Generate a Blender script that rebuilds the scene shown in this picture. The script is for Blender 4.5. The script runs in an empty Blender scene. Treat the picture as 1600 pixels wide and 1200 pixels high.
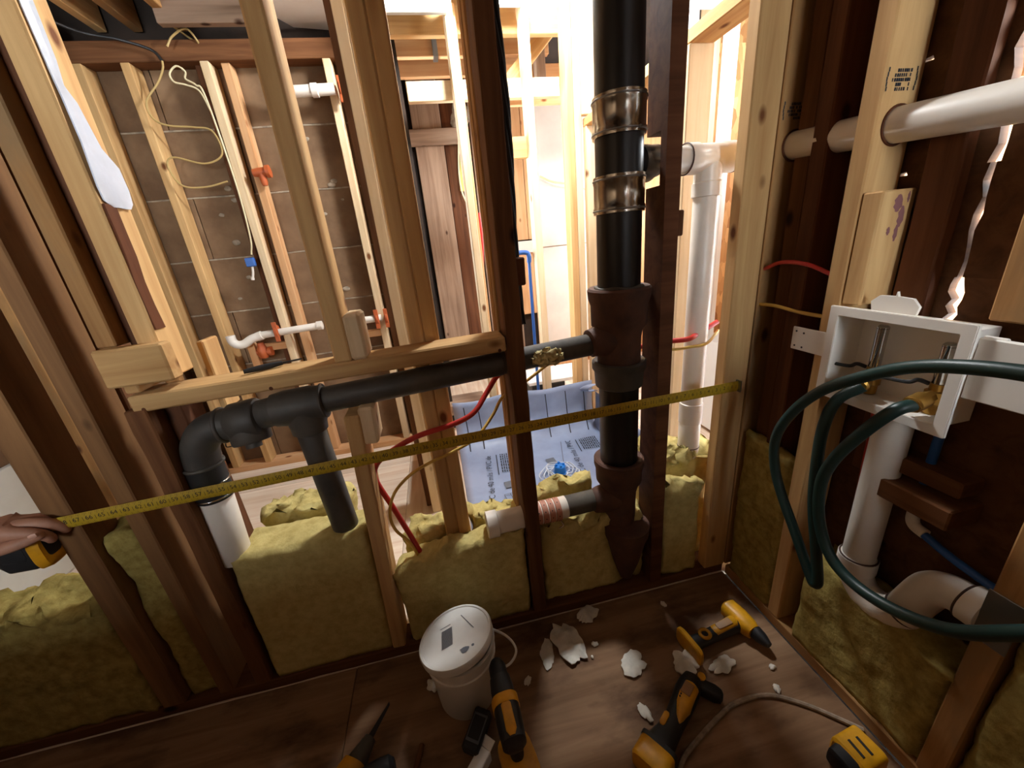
import bpy, bmesh, math, random
from mathutils import Vector, Matrix, noise

random.seed(7)
SC = bpy.context.scene
COL = SC.collection
PI = math.pi

# ------------------------------------------------------------------ camera
H = 1.19
cam = bpy.data.objects.new('camera', bpy.data.cameras.new('camera'))
COL.objects.link(cam)
cam.data.sensor_width = 36.0
cam.data.lens = 13.5
cam.data.clip_start = 0.02
CR = Matrix(((0.97485, 0.15714, -0.15806), (-0.20192, 0.32105, -0.92528), (-0.09465, 0.93394, 0.34471)))
cam.matrix_world = Matrix.Translation((0, 0, H)) @ CR.to_4x4()
SC.camera = cam

# ------------------------------------------------------------------ daylight and exposure
SC.view_settings.view_transform = 'Standard'
SC.view_settings.look = 'None'
SC.view_settings.gamma = 1.0
SC.view_settings.use_curve_mapping = False
SC.view_settings.exposure = 0.62
world = bpy.data.worlds.new('overcast_sky')
SC.world = world
world.use_nodes = True
bg = world.node_tree.nodes['Background']
bg.inputs[0].default_value = (0.86, 0.94, 1.0, 1)
bg.inputs[1].default_value = 24.0
SC.cycles.max_bounces = 10
SC.cycles.diffuse_bounces = 6
SC.cycles.sample_clamp_indirect = 12.0


def portal(name, loc, rot, sx, sy):
    l = bpy.data.lights.new(name, 'AREA')
    l.shape = 'RECTANGLE'
    l.size, l.size_y = sx, sy
    l.cycles.is_portal = True
    o = bpy.data.objects.new(name, l)
    o.location = loc
    o.rotation_euler = rot
    COL.objects.link(o)


# daylight portals sit in the openings of the shell
portal('daylight_portal', (2.32, 1.625, 1.75), (0, PI / 2, 0), 0.4, 0.35)
portal('daylight_portal', (2.32, 2.9, 1.45), (0, PI / 2, 0), 0.7, 0.6)
portal('daylight_portal', (-0.29, 2.95, 1.45), (0, -PI / 2, 0), 0.9, 0.6)  # unseen opening, added to light the far planks
portal('daylight_portal', (1.65, 1.06, 1.725), (PI / 2, 0, 0), 0.4, 0.45)
portal('daylight_portal', (-0.44, -1.88, 1.46), (PI / 2, 0, 0), 2.52, 0.98)

# ------------------------------------------------------------------ materials
MATS = {}


def lin(c):
    c = c / 255.0
    return c / 12.92 if c <= 0.04045 else ((c + 0.055) / 1.055) ** 2.4


def rgb(*c):
    return (lin(c[0]), lin(c[1]), lin(c[2]), 1.0)


class N:
    def __init__(self, name):
        self.m = bpy.data.materials.new(name)
        self.m.use_nodes = True
        self.t = self.m.node_tree
        self.b = self.t.nodes['Principled BSDF']

    def add(self, kind, **kw):
        n = self.t.nodes.new(kind)
        for k, v in kw.items():
            setattr(n, k, v)
        return n

    def link(self, a, b):
        self.t.links.new(a, b)

    def coords(self, scale, rand=True):
        tc = self.add('ShaderNodeTexCoord')
        mp = self.add('ShaderNodeMapping')
        mp.inputs['Scale'].default_value = scale
        self.link(tc.outputs['Object'], mp.inputs['Vector'])
        if rand:
            oi = self.add('ShaderNodeObjectInfo')
            mu = self.add('ShaderNodeMath', operation='MULTIPLY')
            mu.inputs[1].default_value = 37.0
            self.link(oi.outputs['Random'], mu.inputs[0])
            cb = self.add('ShaderNodeCombineXYZ')
            for i in range(3):
                self.link(mu.outputs[0], cb.inputs[i])
            self.link(cb.outputs[0], mp.inputs['Location'])
        return mp.outputs[0]

    def noise(self, vec, scale=1.0, detail=4.0, rough=0.55, dist=0.0):
        n = self.add('ShaderNodeTexNoise')
        n.inputs['Scale'].default_value = scale
        n.inputs['Detail'].default_value = detail
        n.inputs['Roughness'].default_value = rough
        n.inputs['Distortion'].default_value = dist
        self.link(vec, n.inputs['Vector'])
        return n.outputs['Fac']

    def ramp(self, fac, stops):
        r = self.add('ShaderNodeValToRGB')
        e = r.color_ramp.elements
        while len(e) < len(stops):
            e.new(0.5)
        for i, (p, c) in enumerate(stops):
            e[i].position = p
            e[i].color = c
        self.link(fac, r.inputs[0])
        return r.outputs['Color']

    def mix(self, fac, a, b, mode='MIX'):
        n = self.add('ShaderNodeMix', data_type='RGBA', blend_type=mode)
        for sock, v in ((n.inputs[0], fac), (n.inputs[6], a), (n.inputs[7], b)):
            if hasattr(v, 'links'):
                self.link(v, sock)
            else:
                sock.default_value = v
        return n.outputs[2]

    def bump(self, h, strength=0.3, dist=0.002):
        b = self.add('ShaderNodeBump')
        b.inputs['Strength'].default_value = strength
        b.inputs['Distance'].default_value = dist
        self.link(h, b.inputs['Height'])
        self.link(b.outputs[0], self.b.inputs['Normal'])

    def base(self, c):
        if hasattr(c, 'links'):
            self.link(c, self.b.inputs['Base Color'])
        else:
            self.b.inputs['Base Color'].default_value = c

    def set(self, rough=0.6, metal=0.0, spec=0.5):
        self.b.inputs['Roughness'].default_value = rough
        self.b.inputs['Metallic'].default_value = metal
        self.b.inputs['Specular IOR Level'].default_value = spec


def wood(key, light, dark, knot, rough=0.75, knots=True, stain=None):
    n = N(key)
    v = n.coords((1.6, 26, 26))
    f = n.noise(v, 1.0, 6, 0.6, 0.6)
    col = n.ramp(f, [(0.25, rgb(*dark)), (0.62, rgb(*light)), (1.0, rgb(*light))])
    v2 = n.coords((2.0, 3.2, 3.2))
    f2 = n.noise(v2, 1.0, 3, 0.5)
    col = n.mix(n.ramp(f2, [(0.3, (0.72, 0.7, 0.68, 1)), (0.65, (1.06, 1.05, 1.03, 1))]), col, col) if False else \
        n.mix(1.0, col, n.ramp(f2, [(0.3, (0.78, 0.75, 0.72, 1)), (0.65, (1, 1, 1, 1))]), 'MULTIPLY')
    if stain:
        f3 = n.noise(n.coords((2.5, 6, 6)), 1.3, 5, 0.6)
        col = n.mix(n.ramp(f3, [(0.5, (0, 0, 0, 1)), (0.66, (1, 1, 1, 1))]), col, rgb(*stain))
    if knots:
        vo = n.add('ShaderNodeTexVoronoi')
        vo.inputs['Scale'].default_value = 1.0
        n.link(n.coords((5, 9, 9)), vo.inputs['Vector'])
        kf = n.ramp(vo.outputs['Distance'], [(0.06, (1, 1, 1, 1)), (0.13, (0, 0, 0, 1))])
        col = n.mix(kf, col, rgb(*knot))
    oi = n.add('ShaderNodeObjectInfo')
    hv = n.add('ShaderNodeHueSaturation')
    mr = n.add('ShaderNodeMapRange')
    mr.inputs['To Min'].default_value = 0.86
    mr.inputs['To Max'].default_value = 1.08
    n.link(oi.outputs['Random'], mr.inputs['Value'])
    n.link(mr.outputs[0], hv.inputs['Value'])
    n.link(col, hv.inputs['Color'])
    n.base(hv.outputs[0])
    n.bump(f, 0.35, 0.0015)
    n.set(rough, 0, 0.15)
    MATS[key] = n.m


def plain(key, c, rough=0.6, metal=0.0, var=0.0, scale=12, bump=0.0, c2=None, spec=0.5):
    n = N(key)
    if var or c2 or bump:
        f = n.noise(n.coords((scale, scale, scale)), 1.0, 5, 0.6)
        if c2:
            n.base(n.ramp(f, [(0.35, rgb(*c)), (0.65, rgb(*c2))]))
        else:
            d = tuple(max(0, x * (1 - var)) for x in c)
            n.base(n.ramp(f, [(0.3, rgb(*d)), (0.65, rgb(*c))]))
        if bump:
            n.bump(f, bump, 0.004)
    else:
        n.base(rgb(*c))
    n.set(rough, metal, spec)
    MATS[key] = n.m


wood('pine', (222, 182, 126), (188, 142, 90), (110, 66, 36))
wood('pine_pale', (236, 212, 174), (216, 184, 140), (120, 76, 44))
wood('pine_aged', (182, 138, 88), (140, 98, 58), (80, 46, 26), stain=(140, 110, 76))
wood('stud_brown_shaded', (146, 106, 68), (110, 76, 48), (48, 28, 16))  # brown wood darkened to stand in for shade on the left studs
wood('old_fir', (122, 82, 52), (82, 50, 30), (38, 20, 12))
wood('old_red', (112, 72, 48), (76, 45, 29), (44, 20, 12))
wood('bark_edge', (104, 62, 38), (60, 34, 22), (30, 16, 10))
wood('plank_brown', (172, 146, 124), (128, 102, 84), (60, 36, 24))
wood('plank_orange', (232, 186, 138), (214, 156, 104), (130, 76, 40))
wood('ply', (160, 126, 96), (124, 92, 66), (90, 58, 38), rough=0.7, knots=False, stain=(96, 70, 52))
wood('ply_new', (246, 230, 210), (222, 190, 160), (130, 84, 60), rough=0.7, knots=False)
wood('sheath', (110, 74, 48), (72, 46, 30), (30, 16, 10))
plain('dark_deck', (52, 38, 28), 0.9, var=0.5, scale=6)
plain('rock_lath', (132, 104, 76), 0.9, c2=(104, 78, 54), scale=5, bump=0.2)
plain('mortar', (176, 160, 138), 0.95, var=0.3, scale=30, bump=0.5)
plain('drywall', (234, 226, 216), 0.85, var=0.08, scale=3)
plain('white_wall', (206, 210, 204), 0.8, var=0.08, scale=4)
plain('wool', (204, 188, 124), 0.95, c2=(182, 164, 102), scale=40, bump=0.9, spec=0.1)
plain('wool_shaded', (176, 158, 92), 0.95, c2=(140, 122, 66), scale=40, bump=0.9, spec=0.1)  # darker copy of wool, with the shade on dim batts put into its colour
plain('abs_black', (22, 22, 23), 0.38, var=0.2, scale=8)
plain('rubber', (26, 25, 25), 0.6)
plain('cast_iron', (72, 48, 38), 0.75, c2=(96, 62, 46), scale=18, bump=0.35)
plain('cast_grey', (92, 86, 76), 0.7, c2=(64, 58, 52), scale=14, bump=0.3)
plain('galv_dark', (58, 54, 50), 0.55, c2=(80, 74, 66), scale=10, bump=0.2)
plain('steel_band', (190, 184, 172), 0.22, metal=1.0, var=0.2, scale=20)
plain('steel_dull', (150, 150, 148), 0.4, metal=1.0)
plain('chrome', (200, 200, 200), 0.15, metal=1.0)
plain('brass', (168, 128, 60), 0.4, metal=0.8)
plain('pvc', (238, 230, 218), 0.35, var=0.06, scale=6)
plain('pvc_ring', (70, 46, 36), 0.6)
plain('box_plastic', (238, 232, 222), 0.45)
plain('liner', (146, 160, 188), 0.42, c2=(130, 144, 172), scale=5)
plain('ink', (30, 32, 38), 0.7)
plain('ink_grey', (96, 100, 108), 0.7)
plain('hose_green', (22, 52, 48), 0.42, var=0.25, scale=9)
plain('pex_red', (190, 46, 40), 0.4)
plain('pex_blue', (40, 92, 168), 0.4)
plain('blue_cap', (24, 110, 190), 0.3)
plain('clear_film', (190, 196, 206), 0.2)
plain('nm_yellow', (214, 176, 84), 0.5)
plain('nm_dull', (176, 148, 92), 0.5)
plain('nm_cream', (214, 200, 160), 0.5)
plain('cable_black', (26, 24, 24), 0.5)
plain('fit_orange', (180, 88, 44), 0.5)
plain('tape_yellow', (186, 154, 34), 0.5)
plain('tool_yellow', (224, 160, 20), 0.45, var=0.2, scale=20)
plain('tool_black', (26, 26, 28), 0.55)
plain('tool_label', (150, 110, 70), 0.5)
plain('foam_white', (232, 226, 212), 0.9, var=0.12, scale=30, bump=0.5)
plain('rope', (170, 150, 128), 0.9, var=0.3, scale=60)
plain('bucket_white', (224, 222, 216), 0.4, var=0.05)
plain('plastic_sheet', (206, 212, 224), 0.3, var=0.15, scale=8)
plain('clay', (188, 128, 104), 0.6)
plain('skin', (190, 138, 112), 0.55, var=0.12, scale=30)
plain('nail', (214, 164, 142), 0.4)
plain('leaf', (120, 160, 60), 0.8, c2=(190, 206, 140), scale=9)
plain('spray_foam', (214, 196, 140), 0.9, var=0.2, scale=40, bump=0.6)
plain('stain_purple', (130, 84, 82), 0.8)
plain('tub_white', (236, 240, 240), 0.3)
plain('osb_dark', (170, 110, 60), 0.85)
# strand board
_n = N('osb')
_vo = _n.add('ShaderNodeTexVoronoi')
_vo.inputs['Scale'].default_value = 1.0
_n.link(_n.coords((14, 34, 34)), _vo.inputs['Vector'])
_n.base(_n.mix(0.75, rgb(214, 160, 100), _n.ramp(_n.noise(_vo.outputs['Color'], 3.0, 2), [(0.35, rgb(150, 92, 46)), (0.65, rgb(232, 190, 130))])))
_n.set(0.8)
MATS['osb'] = _n.m

# ------------------------------------------------------------------ builders
WM = {}


def place(o, M, parent):
    WM[o.name] = M
    if parent is not None:
        o.parent = parent
        o.matrix_parent_inverse = Matrix.Identity(4)
        o.matrix_local = WM[parent.name].inverted() @ M
    else:
        o.matrix_local = M


def tag(o, label=None, cat=None, group=None, kind=None):
    if label:
        o['label'] = label
    if cat:
        o['category'] = cat
    if group:
        o['group'] = group
    if kind:
        o['kind'] = kind
    return o


def thing(name, label, cat, loc=(0, 0, 0), group=None):
    o = bpy.data.objects.new(name, None)
    o.empty_display_size = 0.05
    COL.objects.link(o)
    place(o, Matrix.Translation(loc), None)
    return tag(o, label, cat, group)


def struct(name, label=None):
    o = bpy.data.objects.new(name, None)
    COL.objects.link(o)
    place(o, Matrix.Identity(4), None)
    return tag(o, label, kind='structure')


def finish(name, bm, mat, parent, M=Matrix.Identity(4), smooth=False):
    bmesh.ops.recalc_face_normals(bm, faces=bm.faces[:])
    me = bpy.data.meshes.new(name)
    bm.to_mesh(me)
    bm.free()
    me.materials.append(MATS[mat])
    if smooth:
        me.shade_smooth()
        if smooth != 'all':
            me.set_sharp_from_angle(angle=math.radians(40))
    o = bpy.data.objects.new(name, me)
    COL.objects.link(o)
    place(o, M, parent)
    return o


def cuboid_bm(lx, ly, lz, bev, rough=0.0, seed=0, cuts=0):
    bm = bmesh.new()
    bmesh.ops.create_cube(bm, size=1.0)
    bmesh.ops.scale(bm, vec=(lx, ly, lz), verts=bm.verts[:])
    if bev > 0:
        bmesh.ops.bevel(bm, geom=bm.edges[:], offset=min(bev, 0.3 * min(lx, ly, lz)), segments=1, affect='EDGES')
    if rough > 0:
        ed = [e for e in bm.edges if abs(e.verts[0].co.x - e.verts[1].co.x) > lx * 0.8]
        bmesh.ops.subdivide_edges(bm, edges=ed, cuts=cuts or max(4, int(lx / 0.05)))
        off = Vector((seed * 3.7, seed * 1.3, 0))
        for v in bm.verts:
            d = noise.noise_vector(v.co * 9 + off) + 0.6 * noise.noise_vector(v.co * 30 + off)
            v.co.y += d.y * rough
            v.co.z += d.z * rough
    return bm


AX = {0: Matrix.Identity(3),
      1: Matrix(((0, 0, 1), (1, 0, 0), (0, 1, 0))),
      2: Matrix(((0, 1, 0), (0, 0, 1), (1, 0, 0)))}


def board(name, x, y, z, mat, parent=None, bev=0.003, rough=0.0, axis=None):
    """a timber filling the ranges x, y, z; its grain runs along the longest side"""
    d = (x[1] - x[0], y[1] - y[0], z[1] - z[0])
    a = axis if axis is not None else max(range(3), key=lambda i: d[i])
    c = Vector(((x[0] + x[1]) / 2, (y[0] + y[1]) / 2, (z[0] + z[1]) / 2))
    l = {0: (d[0], d[1], d[2]), 1: (d[1], d[2], d[0]), 2: (d[2], d[0], d[1])}[a]
    bm = cuboid_bm(*l, bev, rough, seed=c.x * 7 + c.y * 3)
    return finish(name, bm, mat, parent, Matrix.Translation(c) @ AX[a].to_4x4())


def beam(name, p0, p1, w, t, mat, parent=None, up=(0, 0, 1), bev=0.003, rough=0.0):
    """a timber from p0 to p1; t is measured along up, w across"""
    p0, p1 = Vector(p0), Vector(p1)
    ex = (p1 - p0).normalized()
    ez = (Vector(up) - ex * ex.dot(Vector(up))).normalized()
    ey = ez.cross(ex)
    M = Matrix((ex, ey, ez)).transposed().to_4x4()
    M.translation = (p0 + p1) / 2
    bm = cuboid_bm((p1 - p0).length, w, t, bev, rough, seed=p0.x * 5)
    return finish(name, bm, mat, parent, M)


def prism(name, poly, axis, lo, hi, mat, parent=None, bev=0.0, M=None):
    """a polygon in the plane across the axis, given real thickness along it"""
    bm = bmesh.new()
    def pt(a, b, c):
        return {0: (c, a, b), 1: (a, c, b), 2: (a, b, c)}[axis]
    v0 = [bm.verts.new(pt(a, b, lo)) for a, b in poly]
    v1 = [bm.verts.new(pt(a, b, hi)) for a, b in poly]
    n = len(poly)
    bm.faces.new(v0)
    bm.faces.new(v1)
    for i in range(n):
        bm.faces.new((v0[i], v0[(i + 1) % n], v1[(i + 1) % n], v1[i]))
    if bev:
        bmesh.ops.bevel(bm, geom=bm.edges[:], offset=bev, segments=2, affect='EDGES')
    return finish(name, bm, mat, parent, M or Matrix.Identity(4))


def catmull(pts, n=8, closed=False):
    P = [Vector(p) for p in pts]
    out = []
    m = len(P)
    rng = range(m) if closed else range(m - 1)
    for i in rng:
        a = P[(i - 1) % m] if closed or i > 0 else P[0] * 2 - P[1]
        b, c = P[i], P[(i + 1) % m]
        d = P[(i + 2) % m] if closed or i + 2 < m else P[-1] * 2 - P[-2]
        for k in range(n):
            t = k / n
            out.append(0.5 * ((2 * b) + (c - a) * t + (2 * a - 5 * b + 4 * c - d) * t * t + (3 * b - a - 3 * c + d) * t ** 3))
    if not closed:
        out.append(P[-1])
    return out


def sweep_bm(bm, path, radii, seg=14, flat=1.0, caps=True, closed=False):
    n = len(path)
    t0 = (path[1] - path[0]).normalized()
    nrm = t0.orthogonal().normalized()
    rings = []
    for i, p in enumerate(path):
        if closed:
            t = (path[(i + 1) % n] - path[i - 1]).normalized()
        else:
            t = (path[min(i + 1, n - 1)] - path[max(i - 1, 0)]).normalized()
        nrm = (nrm - t * nrm.dot(t)).normalized()
        bn = t.cross(nrm)
        r = radii[i] if hasattr(radii, '__len__') else radii
        rings.append([bm.verts.new(p + nrm * (math.cos(2 * PI * k / seg) * r) + bn * (math.sin(2 * PI * k / seg) * r * flat)) for k in range(seg)])
    for i in range(n if closed else n - 1):
        a, b = rings[i], rings[(i + 1) % n]
        for k in range(seg):
            bm.faces.new((a[k], a[(k + 1) % seg], b[(k + 1) % seg], b[k]))
    if caps and not closed:
        bm.faces.new(rings[0])
        bm.faces.new(rings[-1])


def tube(name, pts, r, mat, parent=None, seg=14, n=8, straight=False, closed=False):
    bm = bmesh.new()
    path = [Vector(p) for p in pts] if straight else catmull(pts, n, closed)
    sweep_bm(bm, path, r, seg, closed=closed)
    return finish(name, bm, mat, parent, smooth=True)


def lathe(name, p0, d, prof, mat, parent=None, seg=32, hollow=0.0):
    """prof = (distance along d, radius) pairs"""
    bm = bmesh.new()
    d = Vector(d).normalized()
    a = d.orthogonal().normalized()
    b = d.cross(a)
    p0 = Vector(p0)
    rings = []
    for s, r in prof:
        rings.append([bm.verts.new(p0 + d * s + a * (math.cos(2 * PI * k / seg) * r) + b * (math.sin(2 * PI * k / seg) * r)) for k in range(seg)])
    for i in range(len(rings) - 1):
        for k in range(seg):
            bm.faces.new((rings[i][k], rings[i][(k + 1) % seg], rings[i + 1][(k + 1) % seg], rings[i + 1][k]))
    bm.faces.new(rings[0])
    bm.faces.new(rings[-1])
    return finish(name, bm, mat, parent, smooth=True)


def pipe(name, p0, p1, r, mat, parent=None, seg=28):
    p0, p1 = Vector(p0), Vector(p1)
    L = (p1 - p0).length
    return lathe(name, p0, p1 - p0, [(0, r * 0.97), (0.002, r), (L - 0.002, r), (L, r * 0.97)], mat, parent, seg)


def ring(name, c, d, R, r, mat, parent=None, seg=30, ms=8):
    bm = bmesh.new()
    d = Vector(d).normalized()
    a = d.orthogonal().normalized()
    b = d.cross(a)
    path = [Vector(c) + a * math.cos(2 * PI * k / seg) * R + b * math.sin(2 * PI * k / seg) * R for k in range(seg)]
    sweep_bm(bm, path, r, ms, closed=True)
    return finish(name, bm, mat, parent, smooth='all')


def loft(name, o, ex, ey, sections, mat, parent=None, seg=20, pw=3.0):
    """rounded body along ex from o; sections = (s, half_width, half_height, side_offset, up_offset)"""
    ex = Vector(ex).normalized()
    ez = Vector((0, 0, 1))
    ez = (ez - ex * ez.dot(ex)).normalized()
    ey = ez.cross(ex)
    o = Vector(o)
    bm = bmesh.new()
    rings = []
    for s, hw, hh, oy, oz in sections:
        row = []
        for k in range(seg):
            t = 2 * PI * k / seg
            c, sn = math.cos(t), math.sin(t)
            u = math.copysign(abs(c) ** (2 / pw), c) * hw
            w = math.copysign(abs(sn) ** (2 / pw), sn) * hh
            row.append(bm.verts.new(o + ex * s + ey * (u + oy) + ez * (w + oz)))
        rings.append(row)
    for i in range(len(rings) - 1):
        for k in range(seg):
            bm.faces.new((rings[i][k], rings[i][(k + 1) % seg], rings[i + 1][(k + 1) % seg], rings[i + 1][k]))
    bm.faces.new(rings[0])
    bm.faces.new(rings[-1])
    return finish(name, bm, mat, parent, smooth=True)


def batt(name, x, y, z, mat='wool', amp=0.008, torn=0.02, seed=0, step=0.013, parent=None, slope=0.0):
    """a mineral wool batt with soft faces and a torn top"""
    nx, ny, nz = [max(2, int((r[1] - r[0]) / step)) for r in (x, y, z)]
    bm = bmesh.new()
    vs = {}
    off = Vector((seed * 5.1, seed * 2.3, seed * 7.9))

    def V(i, j, k):
        if (i, j, k) not in vs:
            p = Vector((x[0] + (x[1] - x[0]) * i / nx, y[0] + (y[1] - y[0]) * j / ny, z[0] + (z[1] - z[0]) * k / nz))
            p.z += slope * (i / nx - 0.5) * k / nz
            d = noise.noise_vector(p * 7 + off) * amp + noise.noise_vector(p * 26 + off) * amp * 0.5
            top = max(0.0, (k / nz - 0.8) / 0.2)
            d += noise.noise_vector(p * 15 + off * 2) * torn * top + noise.noise_vector(p * 48 + off) * torn * 0.5 * top + noise.noise_vector(p * 110 + off) * torn * 0.28 * top
            d += noise.noise_vector(p * 90 + off) * amp * 0.22
            if i in (0, nx) and j in (0, ny) or k == nz and (j in (0, ny) or i in (0, nx)):
                d += Vector(((0.5 - i / nx), (0.5 - j / ny), (0.5 - k / nz))) * 0.012
            vs[(i, j, k)] = bm.verts.new(p + d)
        return vs[(i, j, k)]
    for i in range(nx):
        for j in range(ny):
            for k in (0, nz):
                bm.faces.new((V(i, j, k), V(i + 1, j, k), V(i + 1, j + 1, k), V(i, j + 1, k)))
    for i in range(nx):
        for k in range(nz):
            for j in (0, ny):
                bm.faces.new((V(i, j, k), V(i + 1, j, k), V(i + 1, j, k + 1), V(i, j, k + 1)))
    for j in range(ny):
        for k in range(nz):
            for i in (0, nx):
                bm.faces.new((V(i, j, k), V(i, j + 1, k), V(i, j + 1, k + 1), V(i, j, k + 1)))
    return finish(name, bm, mat, parent, smooth='all')


def scrap(name, c, sx, sy, h, mat, label, cat, group=None, seed=0, rz=0.0, lobes=9):
    """a torn crumpled scrap with an uneven outline and thickness"""
    rnd = random.Random(seed)
    bm = bmesh.new()
    nr, ns = 6, 30
    out = [0.72 + 0.28 * noise.noise(Vector((math.cos(a * 2 * PI / ns) * 1.7, math.sin(a * 2 * PI / ns) * 1.7, seed * 3.1))) + rnd.uniform(-.07, .07) for a in range(ns)]
    layers = []
    for side in (0, 1):
        g = []
        for i in range(nr + 1):
            row = []
            for a in range(ns):
                q = i / nr * out[a]
                px, py = math.cos(2 * PI * a / ns) * q * sx, math.sin(2 * PI * a / ns) * q * sy
                hz = noise.noise(Vector((px * 28, py * 28, seed))) * h * 0.55 + h * 0.55
                e = 1 - (i / nr) ** 3
                row.append(bm.verts.new((px, py, (0.002 + hz * (0.45 + 0.55 * e)) if side else 0.0005 + hz * 0.35 * (i / nr) ** 2)))
            g.append(row)
        layers.append(g)
        for i in range(nr):
            for a in range(ns):
                bm.faces.new((g[i][a], g[i][(a + 1) % ns], g[i + 1][(a + 1) % ns], g[i + 1][a]))
    for a in range(ns):
        bm.faces.new((layers[0][nr][a], layers[0][nr][(a + 1) % ns], layers[1][nr][(a + 1) % ns], layers[1][nr][a]))
    bmesh.ops.remove_doubles(bm, verts=bm.verts[:], dist=1e-5)
    o = finish(name, bm, mat, None, Matrix.Translation(c) @ Matrix.Rotation(rz, 4, 'Z'), smooth=True)
    return tag(o, label, cat, group)


GLYPH = {}


def glyphs(s):
    """flat outline of a string as (verts, faces) at size 1, centred"""
    if s not in GLYPH:
        cu = bpy.data.curves.new('t', 'FONT')
        cu.body = s
        cu.align_x = 'CENTER'
        cu.align_y = 'CENTER'
        cu.resolution_u = 3
        o = bpy.data.objects.new('t', cu)
        COL.objects.link(o)
        dg = bpy.context.evaluated_depsgraph_get()
        me = bpy.data.meshes.new_from_object(o.evaluated_get(dg))
        GLYPH[s] = ([v.co.copy() for v in me.vertices], [tuple(p.vertices) for p in me.polygons])
        bpy.data.objects.remove(o)
        bpy.data.meshes.remove(me)
    return GLYPH[s]


def print_text(bm, s, origin, ux, uy, size):
    vs, fs = glyphs(s)
    ux, uy, origin = Vector(ux), Vector(uy), Vector(origin)
    w = [bm.verts.new(origin + ux * (v.x * size) + uy * (v.y * size)) for v in vs]
    for f in fs:
        try:
            bm.faces.new([w[i] for i in f])
        except ValueError:
            pass


def quad(bm, a, b, c, d):
    bm.faces.new([bm.verts.new(p) for p in (a, b, c, d)])


def finish_flat(name, bm, mat, parent):
    me = bpy.data.meshes.new(name)
    bm.to_mesh(me)
    bm.free()
    me.materials.append(MATS[mat])
    o = bpy.data.objects.new(name, me)
    COL.objects.link(o)
    place(o, Matrix.Identity(4), parent)
    return o

# ================================================================== STRUCTURE
ZT = 2.24
# ---- floors
floor = struct('floor', 'plywood subfloor, dark and dirty in front of the stud wall and clean behind it')
for i, (x0, x1) in enumerate([(-1.75, -0.42), (-0.418, 0.86)]):
    for y0, y1 in [(-2.2, -0.98), (-0.978, 0.24), (0.242, 0.92)]:
        board('plywood_sheet', (x0, x1), (y0, y1), (-0.02, 0.0), 'ply', floor, bev=0.0015, axis=0)
board('floor_deck', (-1.75, 2.4), (-2.25, 3.7), (-0.06, -0.021), 'dark_deck', floor, bev=0)
for x0, x1 in [(-1.5, -0.31), (-0.308, 0.9), (0.902, 2.3)]:
    for y0, y1 in [(0.92, 2.14), (2.142, 3.6)]:
        board('plywood_sheet', (x0, x1), (y0, y1), (-0.02, 0.0), 'ply_new', floor, bev=0.0015, axis=1 if x0 > -0.4 else 0)

# ---- the open stud wall in the middle
wm = struct('wall_middle', 'open stud wall of old brown and new pale timbers around the drain pipes')
board('bottom_plate', (-1.72, 0.861), (0.922, 1.0), (0.0, 0.036), 'old_fir', wm, rough=0.002)
board('stud', (-1.40, -1.36), (0.92, 1.008), (0.036, ZT), 'stud_brown_shaded', wm)
board('stud', (-0.945, -0.887), (0.92, 1.008), (0.036, ZT), 'stud_brown_shaded', wm)
board('stud', (-0.797, -0.758), (0.92, 1.008), (0.036, ZT), 'stud_brown_shaded', wm)
board('stud', (-0.79, -0.752), (1.012, 1.1), (0.0, ZT), 'old_fir', wm)
board('stud', (-0.692, -0.656), (0.92, 1.0), (1.066, ZT), 'pine_aged', wm)
board('stud', (-0.655, -0.621), (0.955, 1.04), (0.98, ZT), 'old_red', wm, rough=0.0015)
tag(board('stud', (-0.62, -0.58), (0.92, 1.0), (0.985, ZT), 'pine', wm), 'pale stud with a torn bark edge')
board('bark_edge', (-0.5805, -0.5765), (0.925, 0.955), (1.09, 1.33), 'bark_edge', wm, bev=0.001, rough=0.003)
board('short_stud', (-0.575, -0.56), (1.03, 1.1), (0.86, 1.04), 'pine', wm)
tag(board('nailed_block', (-0.68, -0.556), (0.882, 0.919), (0.988, 1.067), 'pine', wm, bev=0.004), 'short pale block nailed across two studs')
board('stud', (-0.70, -0.657), (0.92, 1.005), (0.036, 0.925), 'old_fir', wm, rough=0.003)
board('short_stud', (-0.684, -0.655), (0.926, 1.0), (0.962, 1.0), 'pine', wm)
board('stud', (-0.655, -0.618), (0.965, 1.045), (0.42, 0.93), 'old_red', wm, rough=0.001)
# header across the cut stud
beam('header_rail', (-0.683, 0.9635, 0.9375), (0.152, 0.9635, 0.955), 0.087, 0.038, 'pine', wm, bev=0.004)
for hx in (-0.66, -0.40, 0.135):
    lathe('nail_head', (hx, 0.9205, 0.938 + hx * 0.02), (0, -1, 0), [(0, 0.005), (0.001, 0.004)], 'bark_edge', wm, 8)
board('stud', (-0.252, -0.214), (0.92, 1.008), (0.966, ZT), 'pine', wm, bev=0.004)
board('nailed_block', (-0.2135, -0.1765), (0.92, 1.0), (0.967, 1.073), 'pine_pale', wm, bev=0.006)
beam('stud', (-0.247, 0.964, 0.83), (-0.283, 0.964, 0.036), 0.038, 0.088, 'pine', wm, up=(0, 1, 0), bev=0.004)
beam('nailed_block', (-0.2125, 0.965, 0.845), (-0.217, 0.965, 0.745), 0.038, 0.085, 'pine_pale', wm, up=(0, 1, 0), bev=0.006)
for x0 in (-0.0845, -0.0460):
    board('stud', (x0, x0 + 0.038), (1.012, 1.101), (0.0, ZT), 'pine', wm, bev=0.004)
board('stud', (0.155, 0.198), (0.92, 1.008), (0.036, ZT), 'old_fir', wm, rough=0.0025)
board('stud', (0.152, 0.176), (1.012, 1.056), (0.0, ZT), 'pine_aged', wm)
board('stud', (0.1515, 0.18), (1.06, 1.11), (0.0, ZT), 'pine_aged', wm)
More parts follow.
